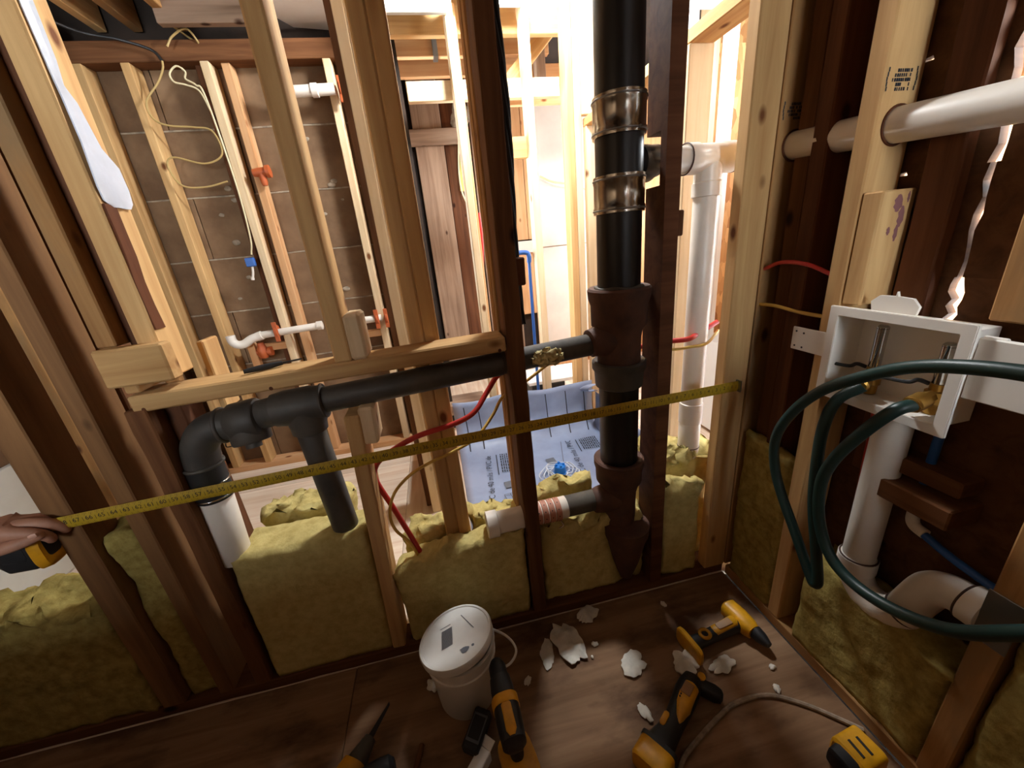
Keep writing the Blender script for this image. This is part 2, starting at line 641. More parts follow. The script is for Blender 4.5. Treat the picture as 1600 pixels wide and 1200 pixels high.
board('nailed_block', (0.195, 0.219), (0.93, 0.97), (1.09, 1.155), 'bark_edge', wm, rough=0.002)
# old stud right of the stack, notched for the branch pipe
s2 = prism('stud', [(0.92, 0.036), (1.008, 0.036), (1.008, 1.285), (0.945, 1.285), (0.945, 1.40), (1.008, 1.40), (1.008, ZT), (0.92, ZT)],
           0, -0.02, 0.02, 'old_red', wm, M=Matrix.Translation((0.592, 0, 0)))
tag(s2, 'reddish old stud with a notch cut out for the black branch pipe')
board('nailed_block', (0.612, 0.628), (0.922, 0.96), (1.165, 1.225), 'old_red', wm, rough=0.001)
board('stud', (0.782, 0.861), (0.918, 0.956), (0.036, ZT), 'pine', wm)
board('top_plate', (-1.72, 0.9), (0.92, 1.1), (ZT, ZT + 0.04), 'old_fir', wm)

# ---- right wall (outside wall of the front room)
wr = struct('wall_right', 'outside stud wall with old sheathing boards and daylight showing through gaps')
board('bottom_plate', (0.862, 0.95), (-2.17, 0.914), (0.0, 0.038), 'pine_aged', wr)
board('stud', (0.862, 0.95), (0.915, 0.953), (0.038, ZT), 'pine_aged', wr)
board('stud', (0.862, 0.95), (0.691, 0.729), (0.038, ZT), 'pine', wr)
tag(board('short_stud', (0.864, 0.945), (0.652, 0.690), (0.996, 1.215), 'pine', wr), 'short pale stud with purple stains')
board('stud', (0.905, 0.957), (0.408, 0.475), (0.99, ZT), 'pine_aged', wr)
board('stud', (0.905, 0.957), (0.35, 0.405), (0.99, ZT), 'old_fir', wr)
board('stud', (0.862, 0.95), (0.292, 0.334), (0.038, 0.99), 'pine_aged', wr)
board('stud', (0.862, 0.95), (-0.14, -0.1), (0.038, ZT), 'pine_aged', wr)
board('stud', (0.93, 0.957), (0.585, 0.642), (0.6, ZT), 'old_red', wr, rough=0.002)
board('stud', (0.88, 0.95), (0.80, 0.84), (0.038, ZT), 'old_red', wr, rough=0.002)
board('stud', (0.90, 0.957), (0.856, 0.90), (0.038, ZT), 'old_fir', wr, rough=0.002)
rows = [0.0, 0.19, 0.38, 0.57, 0.765, 0.955, 1.05, 1.24, 1.43, 1.62, 1.81, 2.0, 2.24]
for i in range(len(rows) - 1):
    z0, z1 = rows[i], rows[i + 1]
    rnd = random.Random(i + 40)
    split = 0.98 < z1 < 1.75 and z0 > 0.9
    g = {5: 0.014, 6: 0.008, 7: 0.018, 8: 0.022}.get(i, 0.0) if split else 0.0
    chip = i in (7, 8)

    def edge(y, a, b, k):
        return [(y + rnd.uniform(-k, k), a + (b - a) * t / 7) for t in range(8)]
    right = [(-2.2, z0), (0.558 - g / 2, z0)] + edge(0.558 - g / 2, z0, z1, g * 0.5)[1:-1] + [(0.558 - g / 2, z1), (-2.2, z1)]
    left = [(0.558 + g / 2, z0)]
    if chip:
        left += [(0.685, z0), (0.688, z0 + 0.007), (0.703, z0 + 0.005), (0.705, z0)]
    left += [(1.0, z0), (1.0, z1), (0.558 + g / 2, z1)] + edge(0.558 + g / 2, z0, z1, g * 0.5)[1:-1][::-1]
    for poly in (right, left):
        cy = sum(p[0] for p in poly) / len(poly)
        prism('sheathing_board', [(a - cy, b - z0) for a, b in poly], 0, 0.0, 0.019, 'sheath', wr, M=Matrix.Translation((0.958, cy, z0)))
board('blocking', (0.90, 0.957), (0.43, 0.54), (0.655, 0.69), 'old_fir', wr)  # dark wood on both blocks stands in for the shade of the bay
board('blocking', (0.875, 0.957), (0.42, 0.55), (0.595, 0.64), 'old_fir', wr)

# grade stamps on the studs of the right wall: bracketed smudged blocks of ink
def stamp(y, x0, x1, z):
    bm = bmesh.new()
    rnd = random.Random(int(z * 1000))
    def rect(a0, a1, b0, b1):
        quad(bm, (a0, y, b0), (a1, y, b0), (a1, y, b1), (a0, y, b1))
    w = x1 - x0
    for s in (x0, x1 - 0.004):
        for k in range(5):
            q = 0.002 * (1 - abs(k - 2) / 2)
            rect(s + (q if s == x1 - 0.004 else -q), s + 0.003 + (q if s == x1 - 0.004 else -q), z + k * 0.0075, z + k * 0.0075 + 0.0072)
    for r in range(5):
        for k in range(9):
            if rnd.random() < 0.82:
                a = x0 + 0.011 + k * (w - 0.024) / 9
                inset = abs(r - 2) * 0.0025
                if a - x0 < 0.011 + inset:
                    continue
                rect(a, a + (w - 0.024) / 9 * rnd.uniform(.5, .95), z + r * 0.0072, z + r * 0.0072 + 0.0055)
    return bm
finish_flat('grade_stamp', stamp(0.6905, 0.868, 0.935, 1.385), 'ink', wr)
finish_flat('grade_stamp', stamp(0.9145, 0.868, 0.932, 1.40), 'ink', wr)
bm = bmesh.new()
for (cx, cz, sx, sz) in [(0.905, 1.19, 0.012, 0.016), (0.918, 1.165, 0.009, 0.02), (0.895, 1.14, 0.005, 0.008), (0.927, 1.2, 0.004, 0.01), (0.914, 1.135, 0.006, 0.016)]:
    bm.faces.new([bm.verts.new((cx + sx * math.cos(a * PI / 8) * (0.8 + 0.2 * math.sin(a * 3)), 0.6515, cz + sz * math.sin(a * PI / 8))) for a in range(16)])
finish_flat('stain', bm, 'stain_purple', wr)

# ---- back wall of the left hand back room
wb = struct('wall_back', 'back wall of brown board panels behind pale studs')
for r, (z0, z1) in enumerate([(0.0, 0.34), (0.34, 0.66), (0.66, 0.97), (0.97, 1.255), (1.255, 1.56), (1.56, 1.86), (1.86, 2.19)]):
    off = 0.3 if r % 2 else 0.0
    xs = [-1.48] + [x for x in (-1.15 + off, -0.55 + off) if x < -0.06] + [-0.04]
    for a, b in zip(xs[:-1], xs[1:]):
        board('wall_panel', (a + 0.002, b - 0.002), (2.49, 2.502), (z0 + 0.003, z1 - 0.003), 'rock_lath', wb, bev=0.002, rough=0.0012)
    board('mortar_joint', (-1.48, -0.04), (2.4885, 2.50), (z1 - 0.004, z1 + 0.003), 'mortar', wb, bev=0, rough=0.0025)
board('backing', (-1.5, 0.0), (2.503, 2.52), (0, 2.45), 'dark_deck', wb, bev=0)
rnd = random.Random(3)
for k in range(16):
    x, z = rnd.uniform(-0.6, -0.3), rnd.uniform(1.0, 1.8)
    if k > 9:
        x, z = rnd.uniform(-1.1, -0.95), rnd.uniform(0.95, 1.6)
    bmn = bmesh.new()
    bmesh.ops.create_icosphere(bmn, subdivisions=2, radius=rnd.uniform(0.005, 0.016))
    for v in bmn.verts:
        v.co = Vector((v.co.x * 1.5, v.co.y * 0.4, v.co.z)) + noise.noise_vector(v.co * 90 + Vector((k, 0, 0))) * 0.004
    finish('plaster_lump', bmn, 'mortar', wb, Matrix.Translation((x, 2.489, z)), smooth='all')
board('top_plate', (-1.48, -0.04), (2.398, 2.487), (2.105, 2.185), 'old_fir', wb)
for x0, x1, y0, m in [(-1.40, -1.362, 2.398, 'pine'), (-1.212, -1.174, 2.398, 'pine'), (-0.89, -0.852, 2.398, 'pine_pale'), (-0.81, -0.772, 2.42, 'plank_orange'),
                      (-0.355, -0.317, 2.398, 'pine_pale'), (-0.29, -0.25, 2.43, 'old_fir'), (-0.22, -0.182, 2.41, 'plank_orange')]:
    board('stud', (x0, x1), (y0, 2.487), (0.038, 2.105), m, wb)
board('stud', (-0.93, -0.905), (2.44, 2.487), (0.038, 2.105), 'old_red', wb)
board('bottom_plate', (-1.48, -0.04), (2.398, 2.487), (0, 0.038), 'plank_orange', wb)
board('blocking', (-1.05, -0.892), (2.41, 2.45), (0.735, 0.775), 'plank_orange', wb)
board('blocking', (-1.10, -1.06), (2.41, 2.45), (0.5, 0.79), 'plank_orange', wb)
board('blocking', (-0.52, -0.357), (2.41, 2.45), (0.735, 0.775), 'plank_orange', wb)

# ---- left wall of the back room
wl = struct('wall_left', 'left wall of the back room, white board below and brown panels above')
board('white_board', (-1.50, -1.45), (1.1, 1.62), (0.226, 0.66), 'white_wall', wl)
board('white_board', (-1.50, -1.45), (1.1, 1.62), (0.0, 0.188), 'white_wall', wl)
board('batten', (-1.475, -1.442), (1.1, 1.62), (0.188, 0.224), 'drywall', wl)
for z0, z1 in [(0.66, 1.06), (1.063, 1.46), (1.463, 1.86), (1.863, 2.3)]:
    board('wall_panel', (-1.50, -1.47), (1.1, 1.62), (z0, z1), 'rock_lath', wl, bev=0.002)
for z0, z1 in [(0.0, 0.40), (0.403, 0.80), (0.803, 1.2), (1.203, 1.6), (1.603, 2.0), (2.003, 2.3)]:
    board('wall_panel', (-1.50, -1.47), (1.622, 2.49), (z0, z1), 'rock_lath', wl, bev=0.002)
for y0 in (1.62, 2.26):
    board('stud', (-1.469, -1.40), (y0, y0 + 0.038), (0.038, 2.2), 'pine_aged', wl)
board('blocking', (-1.469, -1.42), (2.06, 2.30), (1.80, 1.84), 'pine_aged', wl)
board('blocking', (-1.469, -1.42), (2.06, 2.30), (1.55, 1.59), 'pine_aged', wl)
board('backing', (-1.56, -1.51), (1.06, 2.56), (-0.03, 2.46), 'dark_deck', wl, bev=0)
board('top_plate', (-1.469, -1.40), (1.1, 2.4), (2.2, ZT), 'pine_aged', wl)

# ---- shower end wall stud and shower back wall
ws = struct('wall_shower', 'open framing of pale new studs around the shower')
board('stud', (-0.176, -0.138), (1.6, 1.689), (0.0, ZT), 'pine_pale', ws)
board('stud', (-0.137, -0.121), (1.603, 1.689), (0.0, ZT), 'pine_pale', ws)
board('stud', (-0.205, -0.178), (1.66, 1.72), (0.0, ZT), 'old_fir', ws)
board('bottom_plate', (-0.2, -0.12), (1.69, 2.48), (0.0, 0.3), 'plank_orange', ws)
for x0, x1, m in [(0.238, 0.276, 'pine_pale'), (0.592, 0.63, 'pine_pale'), (0.80, 0.838, 'pine'), (0.84, 0.878, 'pine_pale')]:
    board('stud', (x0, x1), (2.2, 2.289), (0.0, ZT), m, ws)
board('stud', (0.277, 0.292), (2.24, 2.289), (0.0, ZT), 'plank_orange', ws)
board('corner_board', (0.88, 0.97), (2.2, 2.238), (1.77, ZT), 'pine_pale', ws)
board('header', (0.02, 0.80), (2.29, 2.328), (1.88, 1.965), 'pine_pale', ws)
board('blocking', (0.45, 0.592), (2.25, 2.289), (1.60, 1.70), 'pine', ws)
board('bottom_plate', (0.0, 0.97), (2.2, 2.289), (0.0, 0.038), 'pine', ws)
# half height partition on the right of the shower
board('top_plate', (0.90, 0.988), (1.06, 2.24), (1.72, 1.76), 'pine', ws)
for y0 in (1.34, 2.20):
    board('stud', (0.90, 0.988), (y0, y0 + 0.038), (0.038, 1.72), 'pine_pale', ws)
board('bottom_plate', (0.90, 0.988), (1.06, 2.24), (0.0, 0.038), 'pine', ws)

# ---- far wall beyond the shower
wf = struct('wall_far', 'far wall of mixed planks and pale board seen through the shower framing')
board('plank', (0.03, 0.25), (3.5, 3.53), (0.0, 2.4), 'plank_brown', wf)
board('plank', (0.255, 0.46), (3.52, 3.55), (0.0, 2.4), 'old_red', wf)
board('plank', (-0.25, 0.0), (3.52, 3.55), (0.0, 2.4), 'old_fir', wf)
board('cross_board', (-0.02, 0.36), (3.46, 3.498), (1.95, 2.06), 'plank_brown', wf)
board('plank', (0.47, 0.77), (3.52, 3.55), (0.0, 2.4), 'plank_brown', wf)
for x0, x1 in [(0.775, 0.875), (0.88, 0.985)]:
    board('plank', (x0, x1), (3.5, 3.525), (1.20, 2.3), 'plank_orange', wf)
    board('plank', (x0, x1), (3.5, 3.525), (0.55, 1.09), 'plank_orange', wf)
board('cross_board', (0.77, 0.99), (3.47, 3.5), (1.09, 1.19), 'drywall', wf)
for z0, z1 in [(0.1, 1.118), (1.124, 2.3)]:
    board('white_panel', (1.0, 1.62), (3.5, 3.515), (z0, z1), 'drywall', wf)
board('plank', (0.99, 2.3), (3.53, 3.56), (0.0, 2.4), 'plank_orange', wf)
board('backing', (-0.3, 2.36), (3.565, 3.60), (0.0, 2.46), 'dark_deck', wf, bev=0)
for (y0, y1, z0, z1) in [(2.52, 2.65, 0, 2.46), (3.25, 3.57, 0, 2.46), (2.65, 3.25, 0, 1.0), (2.65, 3.25, 1.9, 2.46)]:
    board('side_panel', (-0.3, -0.27), (y0, y1), (z0, z1), 'rock_lath', wf, bev=0)  # gap left between these panels is an unseen opening added for light
beam('diagonal_brace', (0.60, 2.55, 2.04), (0.98, 2.55, 2.40), 0.038, 0.075, 'pine', wf)
board('post', (0.80, 0.86), (2.7, 2.76), (2.05, 2.42), 'plank_brown', wf)
board('cross_board', (0.5, 1.0), (2.78, 2.82), (1.99, 2.2), 'plank_orange', wf)

# ---- outer shell of the bright corner room with its window openings
wo = struct('wall_outer', 'strand board outer walls with window openings')
def walled(axis, at, t, a0, a1, b0, b1, z0, z1, mat):
    """a wall across the axis with one rectangular opening b0..b1, z0..z1"""
    for (p, q, r, s) in [(a0, b0, 0, 2.45), (b1, a1, 0, 2.45), (b0, b1, 0, z0), (b0, b1, z1, 2.45)]:
        if q - p > 0.001 and s - r > 0.001:
            if axis == 0:
                board('wall_panel', (at, at + t), (p, q), (r, s), mat, wo, bev=0)
            else:
                board('wall_panel', (p, q), (at, at + t), (r, s), mat, wo, bev=0)
walled(0, 2.3, 0.05, 1.0, 2.18, 1.45, 1.80, 1.55, 1.95, 'osb')
walled(0, 2.3, 0.05, 2.18, 3.56, 2.60, 3.20, 1.1, 1.8, 'osb')
walled(1, 1.02, 0.05, 1.0, 2.3, 1.45, 1.85, 1.5, 1.95, 'osb')
board('wall_panel', (1.30, 2.3), (2.11, 2.13), (0.0, 2.02), 'osb', wo, bev=0)
board('stud', (1.43, 1.518), (2.02, 2.058), (0.0, 2.2), 'pine_pale', wo)
board('stud', (1.535, 1.565), (1.99, 2.03), (0.0, 2.2), 'tub_white', wo)  # white studs here have strong daylight put into their colour
board('stud', (1.568, 1.60), (1.995, 2.035), (0.0, 2.2), 'tub_white', wo)
board('stud', (1.34, 1.385), (2.0, 2.04), (1.95, 2.3), 'tub_white', wo)
board('head_board', (1.30, 1.8), (1.98, 2.0), (2.10, 2.25), 'tub_white', wo)

# ---- shell of the dark front room
wn = struct('wall_rear', 'rear wall of the dark front room with a window behind the camera')
for (x0, x1, z0, z1) in [(-1.75, -1.7, 0, 2.45), (0.82, 0.98, 0, 2.45), (-1.7, 0.82, 0, 0.97), (-1.7, 0.82, 1.95, 2.45)]:
    board('wall_panel', (x0, x1), (-1.92, -1.89), (z0, z1), 'rock_lath', wn, bev=0)
wk = struct('wall_shading', 'unseen half height partition with a wide pier, added behind the camera to block light')
board('wall_panel', (-1.75, -0.85), (-0.64, -0.54), (0, 1.16), 'rock_lath', wk, bev=0)  # added unseen partition, keeps rear window light off the floor and low wall
board('wall_panel', (0.64, 0.86), (-0.64, -0.54), (0, 1.06), 'rock_lath', wk, bev=0)
board('shading_pier', (-0.85, 0.64), (-0.64, -0.54), (0, 2.45), 'rock_lath', wk, bev=0)  # added unseen pier, shades the middle studs from the rear window
wq = struct('wall_side', 'left side wall of the dark front room')
board('wall_panel', (-1.78, -1.75), (-2.2, 1.12), (0, 2.45), 'rock_lath', wq, bev=0)
board('wall_panel', (-1.78, -1.5), (1.08, 1.12), (-0.03, 2.46), 'dark_deck', wq, bev=0)

# ---- ceiling
ce = struct('ceiling', 'open ceiling of joists with dark decking above')
board('ceiling_deck', (-1.8, 2.4), (-2.25, 3.7), (2.45, 2.48), 'dark_deck', ce, bev=0)
for x in (-1.30, -1.155, -0.97):
    board('joist', (x, x + 0.04), (1.1, 2.49), (2.25, 2.42), 'pine_aged' if x > -1.2 else 'pine', ce)
board('joist', (-0.97, -0.6), (2.3, 2.34), (2.2, 2.36), 'plank_brown', ce)
board('joist', (-0.62, -0.58), (1.1, 2.49), (2.29, 2.44), 'old_fir', ce)
prism('drywall_sheet', [(-0.60, 1.1), (-0.20, 1.1), (-0.20, 2.47), (-0.30, 2.49), (-0.46, 2.46), (-0.52, 2.36)], 2, 2.25, 2.265, 'drywall', ce)
for x in (-0.9, -0.45, 0.0, 0.45):
    board('joist', (x, x + 0.04), (-2.17, 0.92), (2.28, 2.44), 'old_fir', ce)
board('white_board', (-0.06, 0.25), (2.17, 2.198), (2.175, 2.4), 'white_wall', ce)
board('white_board', (0.30, 0.59), (2.17, 2.198), (2.20, 2.4), 'drywall', ce)
board('joist', (-0.06, 0.9), (2.33, 2.372), (2.16, 2.33), 'pine', ce)
board('joist', (-0.06, 0.9), (2.75, 2.792), (2.235, 2.42), 'plank_orange', ce)
board('joist', (-0.06, 0.9), (3.1, 3.142), (2.26, 2.44), 'plank_orange', ce)
hb = board('joist_hanger', (0.205, 0.232), (2.72, 2.80), (2.225, 2.36), 'steel_dull', ce, bev=0.001)

# ================================================================== MINERAL WOOL
G_W = 'mineral wool batts in the middle wall'
tag(batt('insulation_batt', (-0.648, -0.295), (0.93, 1.06), (0.037, 0.482), amp=0.004, torn=0.007, seed=1), 'large smooth mineral wool batt below the two grey pipe ends', 'insulation', G_W)
tag(batt('insulation_batt', (-0.60, -0.37), (1.075, 1.19), (0.0, 0.50), amp=0.012, torn=0.03, seed=2), 'ragged mineral wool chunk behind the large batt under the tee pipe', 'insulation', G_W)
tag(batt('insulation_batt', (-0.245, 0.150), (0.928, 1.009), (0.037, 0.352), amp=0.010, torn=0.02, seed=3, slope=0.05), 'mineral wool batt where the red tube and yellow cable go in', 'insulation', G_W)
tag(batt('insulation_batt', (-0.215, -0.09), (1.03, 1.12), (0.0, 0.355), amp=0.012, torn=0.03, seed=4), 'torn mineral wool tuft left of the doubled pale stud', 'insulation', G_W)
tag(batt('insulation_batt', (-0.003, 0.148), (1.03, 1.12), (0.0, 0.37), amp=0.012, torn=0.035, seed=5), 'torn mineral wool tuft above the white pipe cap', 'insulation', G_W)
tag(batt('insulation_batt', (0.203, 0.566), (0.958, 1.03), (0.037, 0.335), amp=0.016, torn=0.03, seed=6, slope=-0.03), 'lumpy mineral wool batt around the foot of the black stack', 'insulation', G_W)
tag(batt('insulation_batt', (0.185, 0.43), (1.055, 1.12), (0.0, 0.40), amp=0.012, torn=0.03, seed=7, slope=0.02), 'sunlit mineral wool edge in front of the grey shower liner', 'insulation', G_W)
tag(batt('insulation_batt', (0.616, 0.762), (0.93, 1.0), (0.037, 0.40), amp=0.014, torn=0.03, seed=8), 'dark mineral wool batt below the white vent pipe', 'insulation', G_W)
tag(batt('insulation_batt', (0.615, 0.86), (1.012, 1.13), (0.0, 0.47), amp=0.014, torn=0.045, seed=9), 'bright ragged mineral wool around the foot of the white vent pipe', 'insulation', G_W)
tag(batt('insulation_batt', (-1.5, -0.95), (0.93, 1.07), (0.037, 0.43), 'wool_shaded', amp=0.012, torn=0.03, seed=10), 'torn mineral wool batt under the hand at the far left', 'insulation', G_W)
tag(batt('insulation_batt', (-0.885, -0.80), (0.94, 1.03), (0.037, 0.62), 'wool_shaded', amp=0.01, torn=0.015, seed=11), 'narrow mineral wool strip between the two left studs', 'insulation', G_W)
G_R = 'mineral wool batts in the right wall'
tag(batt('insulation_batt', (0.866, 0.952), (0.336, 0.65), (0.039, 0.34), 'wool_shaded', amp=0.008, torn=0.02, seed=12), 'wide mineral wool batt under the white drain trap', 'insulation', G_R)
tag(batt('insulation_batt', (0.866, 0.90), (0.73, 0.912), (0.039, 0.58), 'wool_shaded', amp=0.008, torn=0.015, seed=13), 'mineral wool batt in the corner bay behind the green hose', 'insulation', G_R)
tag(batt('insulation_batt', (0.866, 0.952), (-0.095, 0.288), (0.039, 0.62), 'wool_shaded', amp=0.008, torn=0.02, seed=14), 'mineral wool batt at the lower right edge, right of the last stud', 'insulation', G_R)

# ================================================================== DRAIN STACK
SX, SY = 0.486, 0.985
st = thing('drain_stack', 'tall black and rusty brown drain stack with two shiny steel bands', 'drain pipe', (SX, SY, 0.06))
pipe('upper_pipe', (SX, SY, 1.45), (SX, SY, ZT), 0.0565, 'abs_black', st)
def band(z0, z1):
    b = lathe('band_clamp', (SX, SY, z0), (0, 0, 1), [(0, 0.0585), (0.001, 0.0625), (0.016, 0.0632), (0.018, 0.0618), ((z1 - z0) - 0.018, 0.0618), ((z1 - z0) - 0.016, 0.0632), ((z1 - z0) - 0.001, 0.0625), (z1 - z0, 0.0585)], 'steel_band', st, 48)
    for zz in (z0 + 0.009, z1 - 0.009):
        ring('clamp_strap', (SX, SY, zz), (0, 0, 1), 0.0628, 0.0022, 'steel_dull', b, 40, 6)
        a = math.radians(-62)
        p = Vector((SX + math.cos(a) * 0.0645, SY + math.sin(a) * 0.0645, zz))
        lathe('clamp_screw', p - Vector((-math.sin(a), math.cos(a), 0)) * 0.011, (-math.sin(a), math.cos(a), 0), [(0, 0.0035), (0.004, 0.0035), (0.004, 0.002), (0.018, 0.002)], 'steel_dull', b, 8)
band(1.398, 1.482)
pipe('tee_fitting', (SX, SY, 1.255), (SX, SY, 1.44), 0.0572, 'abs_black', st)
pipe('branch_outlet', (SX + 0.02, SY + 0.01, 1.345), (0.605, 1.02, 1.35), 0.037, 'abs_black', st)
lathe('branch_hub', (0.535, SY + 0.02, 1.345), (1, 0.4, 0), [(0, 0.037), (0.004, 0.043), (0.05, 0.043), (0.052, 0.037)], 'abs_black', st)
band(1.232, 1.318)
pipe('middle_pipe', (SX, SY, 1.02), (SX, SY, 1.26), 0.0565, 'abs_black', st)
lathe('cast_tee', (SX, SY, 0.80), (0, 0, 1), [(0, 0.057), (0.03, 0.060), (0.11, 0.0605), (0.135, 0.064), (0.15, 0.0755), (0.205, 0.0765), (0.225, 0.083), (0.246, 0.0845), (0.252, 0.080), (0.249, 0.058)], 'cast_iron', st, 40)
lathe('cast_outlet', (SX - 0.03, SY - 0.004, 0.915), (-1, -0.1, -0.12), [(0, 0.05), (0.03, 0.047), (0.045, 0.040), (0.062, 0.0385), (0.066, 0.030)], 'cast_iron', st)
lathe('cast_hub', (SX, SY, 0.765), (0, 0, 1), [(0, 0.057), (0.006, 0.067), (0.05, 0.070), (0.058, 0.0755), (0.078, 0.076), (0.082, 0.071), (0.078, 0.056)], 'galv_dark', st, 40)
pipe('lower_pipe', (SX, SY, 0.47), (SX, SY, 0.775), 0.0572, 'abs_black', st)
lathe('lower_cast_tee', (SX, SY, 0.28), (0, 0, 1), [(0, 0.052), (0.12, 0.055), (0.150, 0.062), (0.165, 0.071), (0.205, 0.0725), (0.222, 0.077), (0.240, 0.077), (0.244, 0.072), (0.240, 0.058)], 'cast_iron', st, 40)
lathe('lower_outlet', (SX - 0.02, SY - 0.006, 0.385), (-1, -0.1, 0), [(0, 0.048), (0.05, 0.043), (0.075, 0.036), (0.08, 0.03)], 'cast_iron', st)
lathe('base_hub', (SX + 0.012, SY - 0.03, 0.06), (0, 0, 1), [(0, 0.020), (0.03, 0.030), (0.08, 0.045), (0.16, 0.062), (0.19, 0.072), (0.225, 0.074), (0.23, 0.05)], 'cast_iron', st, 36)
scr = [(SX + 0.055, SY - 0.035, 1.055), (SX + 0.066, SY - 0.03, 1.063)]
tube('lead_joint', [(SX + math.cos(a) * 0.061, SY + math.sin(a) * 0.061, 1.051 + 0.002 * math.sin(a * 5)) for a in [k * PI / 12 for k in range(24)]], 0.005, 'cast_grey', st, 8, 2, closed=True)

# ---- old waste arm under the header
wa = thing('waste_arm', 'dark iron waste pipe hanging under the wooden header with elbow and tee', 'drain pipe', (-0.36, 0.97, 0.49))
pipe('arm_pipe', (-0.315, 0.972, 0.866), (0.41, 0.977, 0.905), 0.0305, 'cast_grey', wa)
pipe('arm_sleeve', (-0.312, 0.972, 0.866), (0.145, 0.975, 0.8905), 0.0325, 'galv_dark', wa)
lathe('tee', (-0.432, 0.972, 0.858), (1, 0, 0.05), [(0, 0.034), (0.003, 0.041), (0.02, 0.043), (0.03, 0.045), (0.09, 0.045), (0.10, 0.042), (0.118, 0.0415), (0.122, 0.034)], 'galv_dark', wa)
lathe('tee_branch', (-0.362, 0.972, 0.87), (-0.02, 0, -1), [(0, 0.043), (0.055, 0.045), (0.06, 0.043), (0.078, 0.042), (0.082, 0.035)], 'galv_dark', wa)
ring('solder_ring', (-0.313, 0.972, 0.865), (1, 0, 0.05), 0.0415, 0.0025, 'cast_grey', wa)
pipe('tee_drop', (-0.364, 0.972, 0.80), (-0.352, 0.985, 0.44), 0.0345, 'galv_dark', wa)
pipe('nipple', (-0.468, 0.972, 0.853), (-0.425, 0.972, 0.858), 0.036, 'cast_grey', wa)
lathe('hub', (-0.545, 0.972, 0.842), (1, 0, 0.08), [(0, 0.036), (0.012, 0.040), (0.02, 0.047), (0.075, 0.049), (0.08, 0.046), (0.083, 0.036)], 'galv_dark', wa)
lathe('cleanout_plug', (-0.500, 0.972, 0.835), (0.1, -0.25, -1), [(0, 0.044), (0.042, 0.044), (0.046, 0.041), (0.047, 0.018), (0.06, 0.018)], 'galv_dark', wa)
tube('elbow', [(-0.53, 0.972, 0.843), (-0.56, 0.972, 0.842), (-0.592, 0.972, 0.83), (-0.616, 0.972, 0.80), (-0.624, 0.972, 0.765), (-0.626, 0.972, 0.745)], 0.0395, 'galv_dark', wa, 24)
ring('elbow_lip', (-0.626, 0.972, 0.748), (0, 0, 1), 0.040, 0.005, 'galv_dark', wa)
ring('elbow_lip', (-0.552, 0.972, 0.842), (1, 0, 0.05), 0.040, 0.005, 'galv_dark', wa)
cp = lathe('rubber_coupling', (-0.629, 0.972, 0.652), (0.01, 0, 1), [(0, 0.037), (0.002, 0.0415), (0.096, 0.0415), (0.098, 0.037)], 'rubber', wa)
ring('coupling_strap', (-0.6285, 0.972, 0.70), (0, 0, 1), 0.042, 0.0025, 'chrome', cp)
ring('coupling_strap', (-0.629, 0.972, 0.662), (0, 0, 1), 0.042, 0.0025, 'chrome', cp)
pipe('white_stub', (-0.642, 0.972, 0.455), (-0.629, 0.972, 0.66), 0.0375, 'pvc', wa)
tube('hanger_wire', [(-0.56, 0.968, 0.795), (-0.558, 0.967, 0.785), (-0.53, 0.966, 0.79), (-0.51, 0.966, 0.80)], 0.0014, 'cable_black', wa, 6)
bm = bmesh.new()
bmesh.ops.create_icosphere(bm, subdivisions=4, radius=1.0)
for v in bm.verts:
    v.co = Vector((v.co.x * 0.042, v.co.y * 0.012, v.co.z * 0.022)) + noise.noise_vector(v.co * 3.1) * 0.014 + noise.noise_vector(v.co * 8) * 0.005
tag(finish('spray_foam', bm, 'spray_foam', None, Matrix.Translation((0.265, 0.945, 0.897)), smooth='all'), 'dried yellowish foam blob stuck on the arm pipe left of the stack', 'foam')

# ---- short lower waste pipe
lw = thing('lower_waste_pipe', 'short pale waste pipe with a white cap in front of the insulation', 'drain pipe', (0.22, 0.97, 0.35))
pipe('pipe', (0.06, 0.965, 0.388), (0.425, 0.976, 0.388), 0.0335, 'cast_grey', lw)
pipe('white_sleeve', (0.075, 0.9655, 0.388), (0.30, 0.972, 0.388), 0.0342, 'pvc', lw)
lathe('white_cap', (0.042, 0.9645, 0.388), (1, 0.03, 0), [(0, 0.036), (0.002, 0.0405), (0.034, 0.0405), (0.036, 0.0355)], 'pvc', lw)
for k in range(4):
    x = 0.195 + k * 0.021
    b = lathe('strap_band', (x, 0.969, 0.388), (1, 0.03, 0), [(0, 0.034), (0.001, 0.0362), (0.017, 0.0362), (0.018, 0.034)], 'clay', lw, 32)
    for a in range(10):
        t = a * PI / 5
        lathe('strap_hole', (x + 0.009, 0.969 + math.cos(t) * 0.0355, 0.388 + math.sin(t) * 0.0355), (0, math.cos(t), math.sin(t)), [(0, 0.002), (0.0012, 0.0018)], 'ink', b, 6)
tube('strap_tail', [(0.27, 0.935, 0.37), (0.275, 0.93, 0.355), (0.262, 0.932, 0.345)], 0.0025, 'chrome', lw, 6)

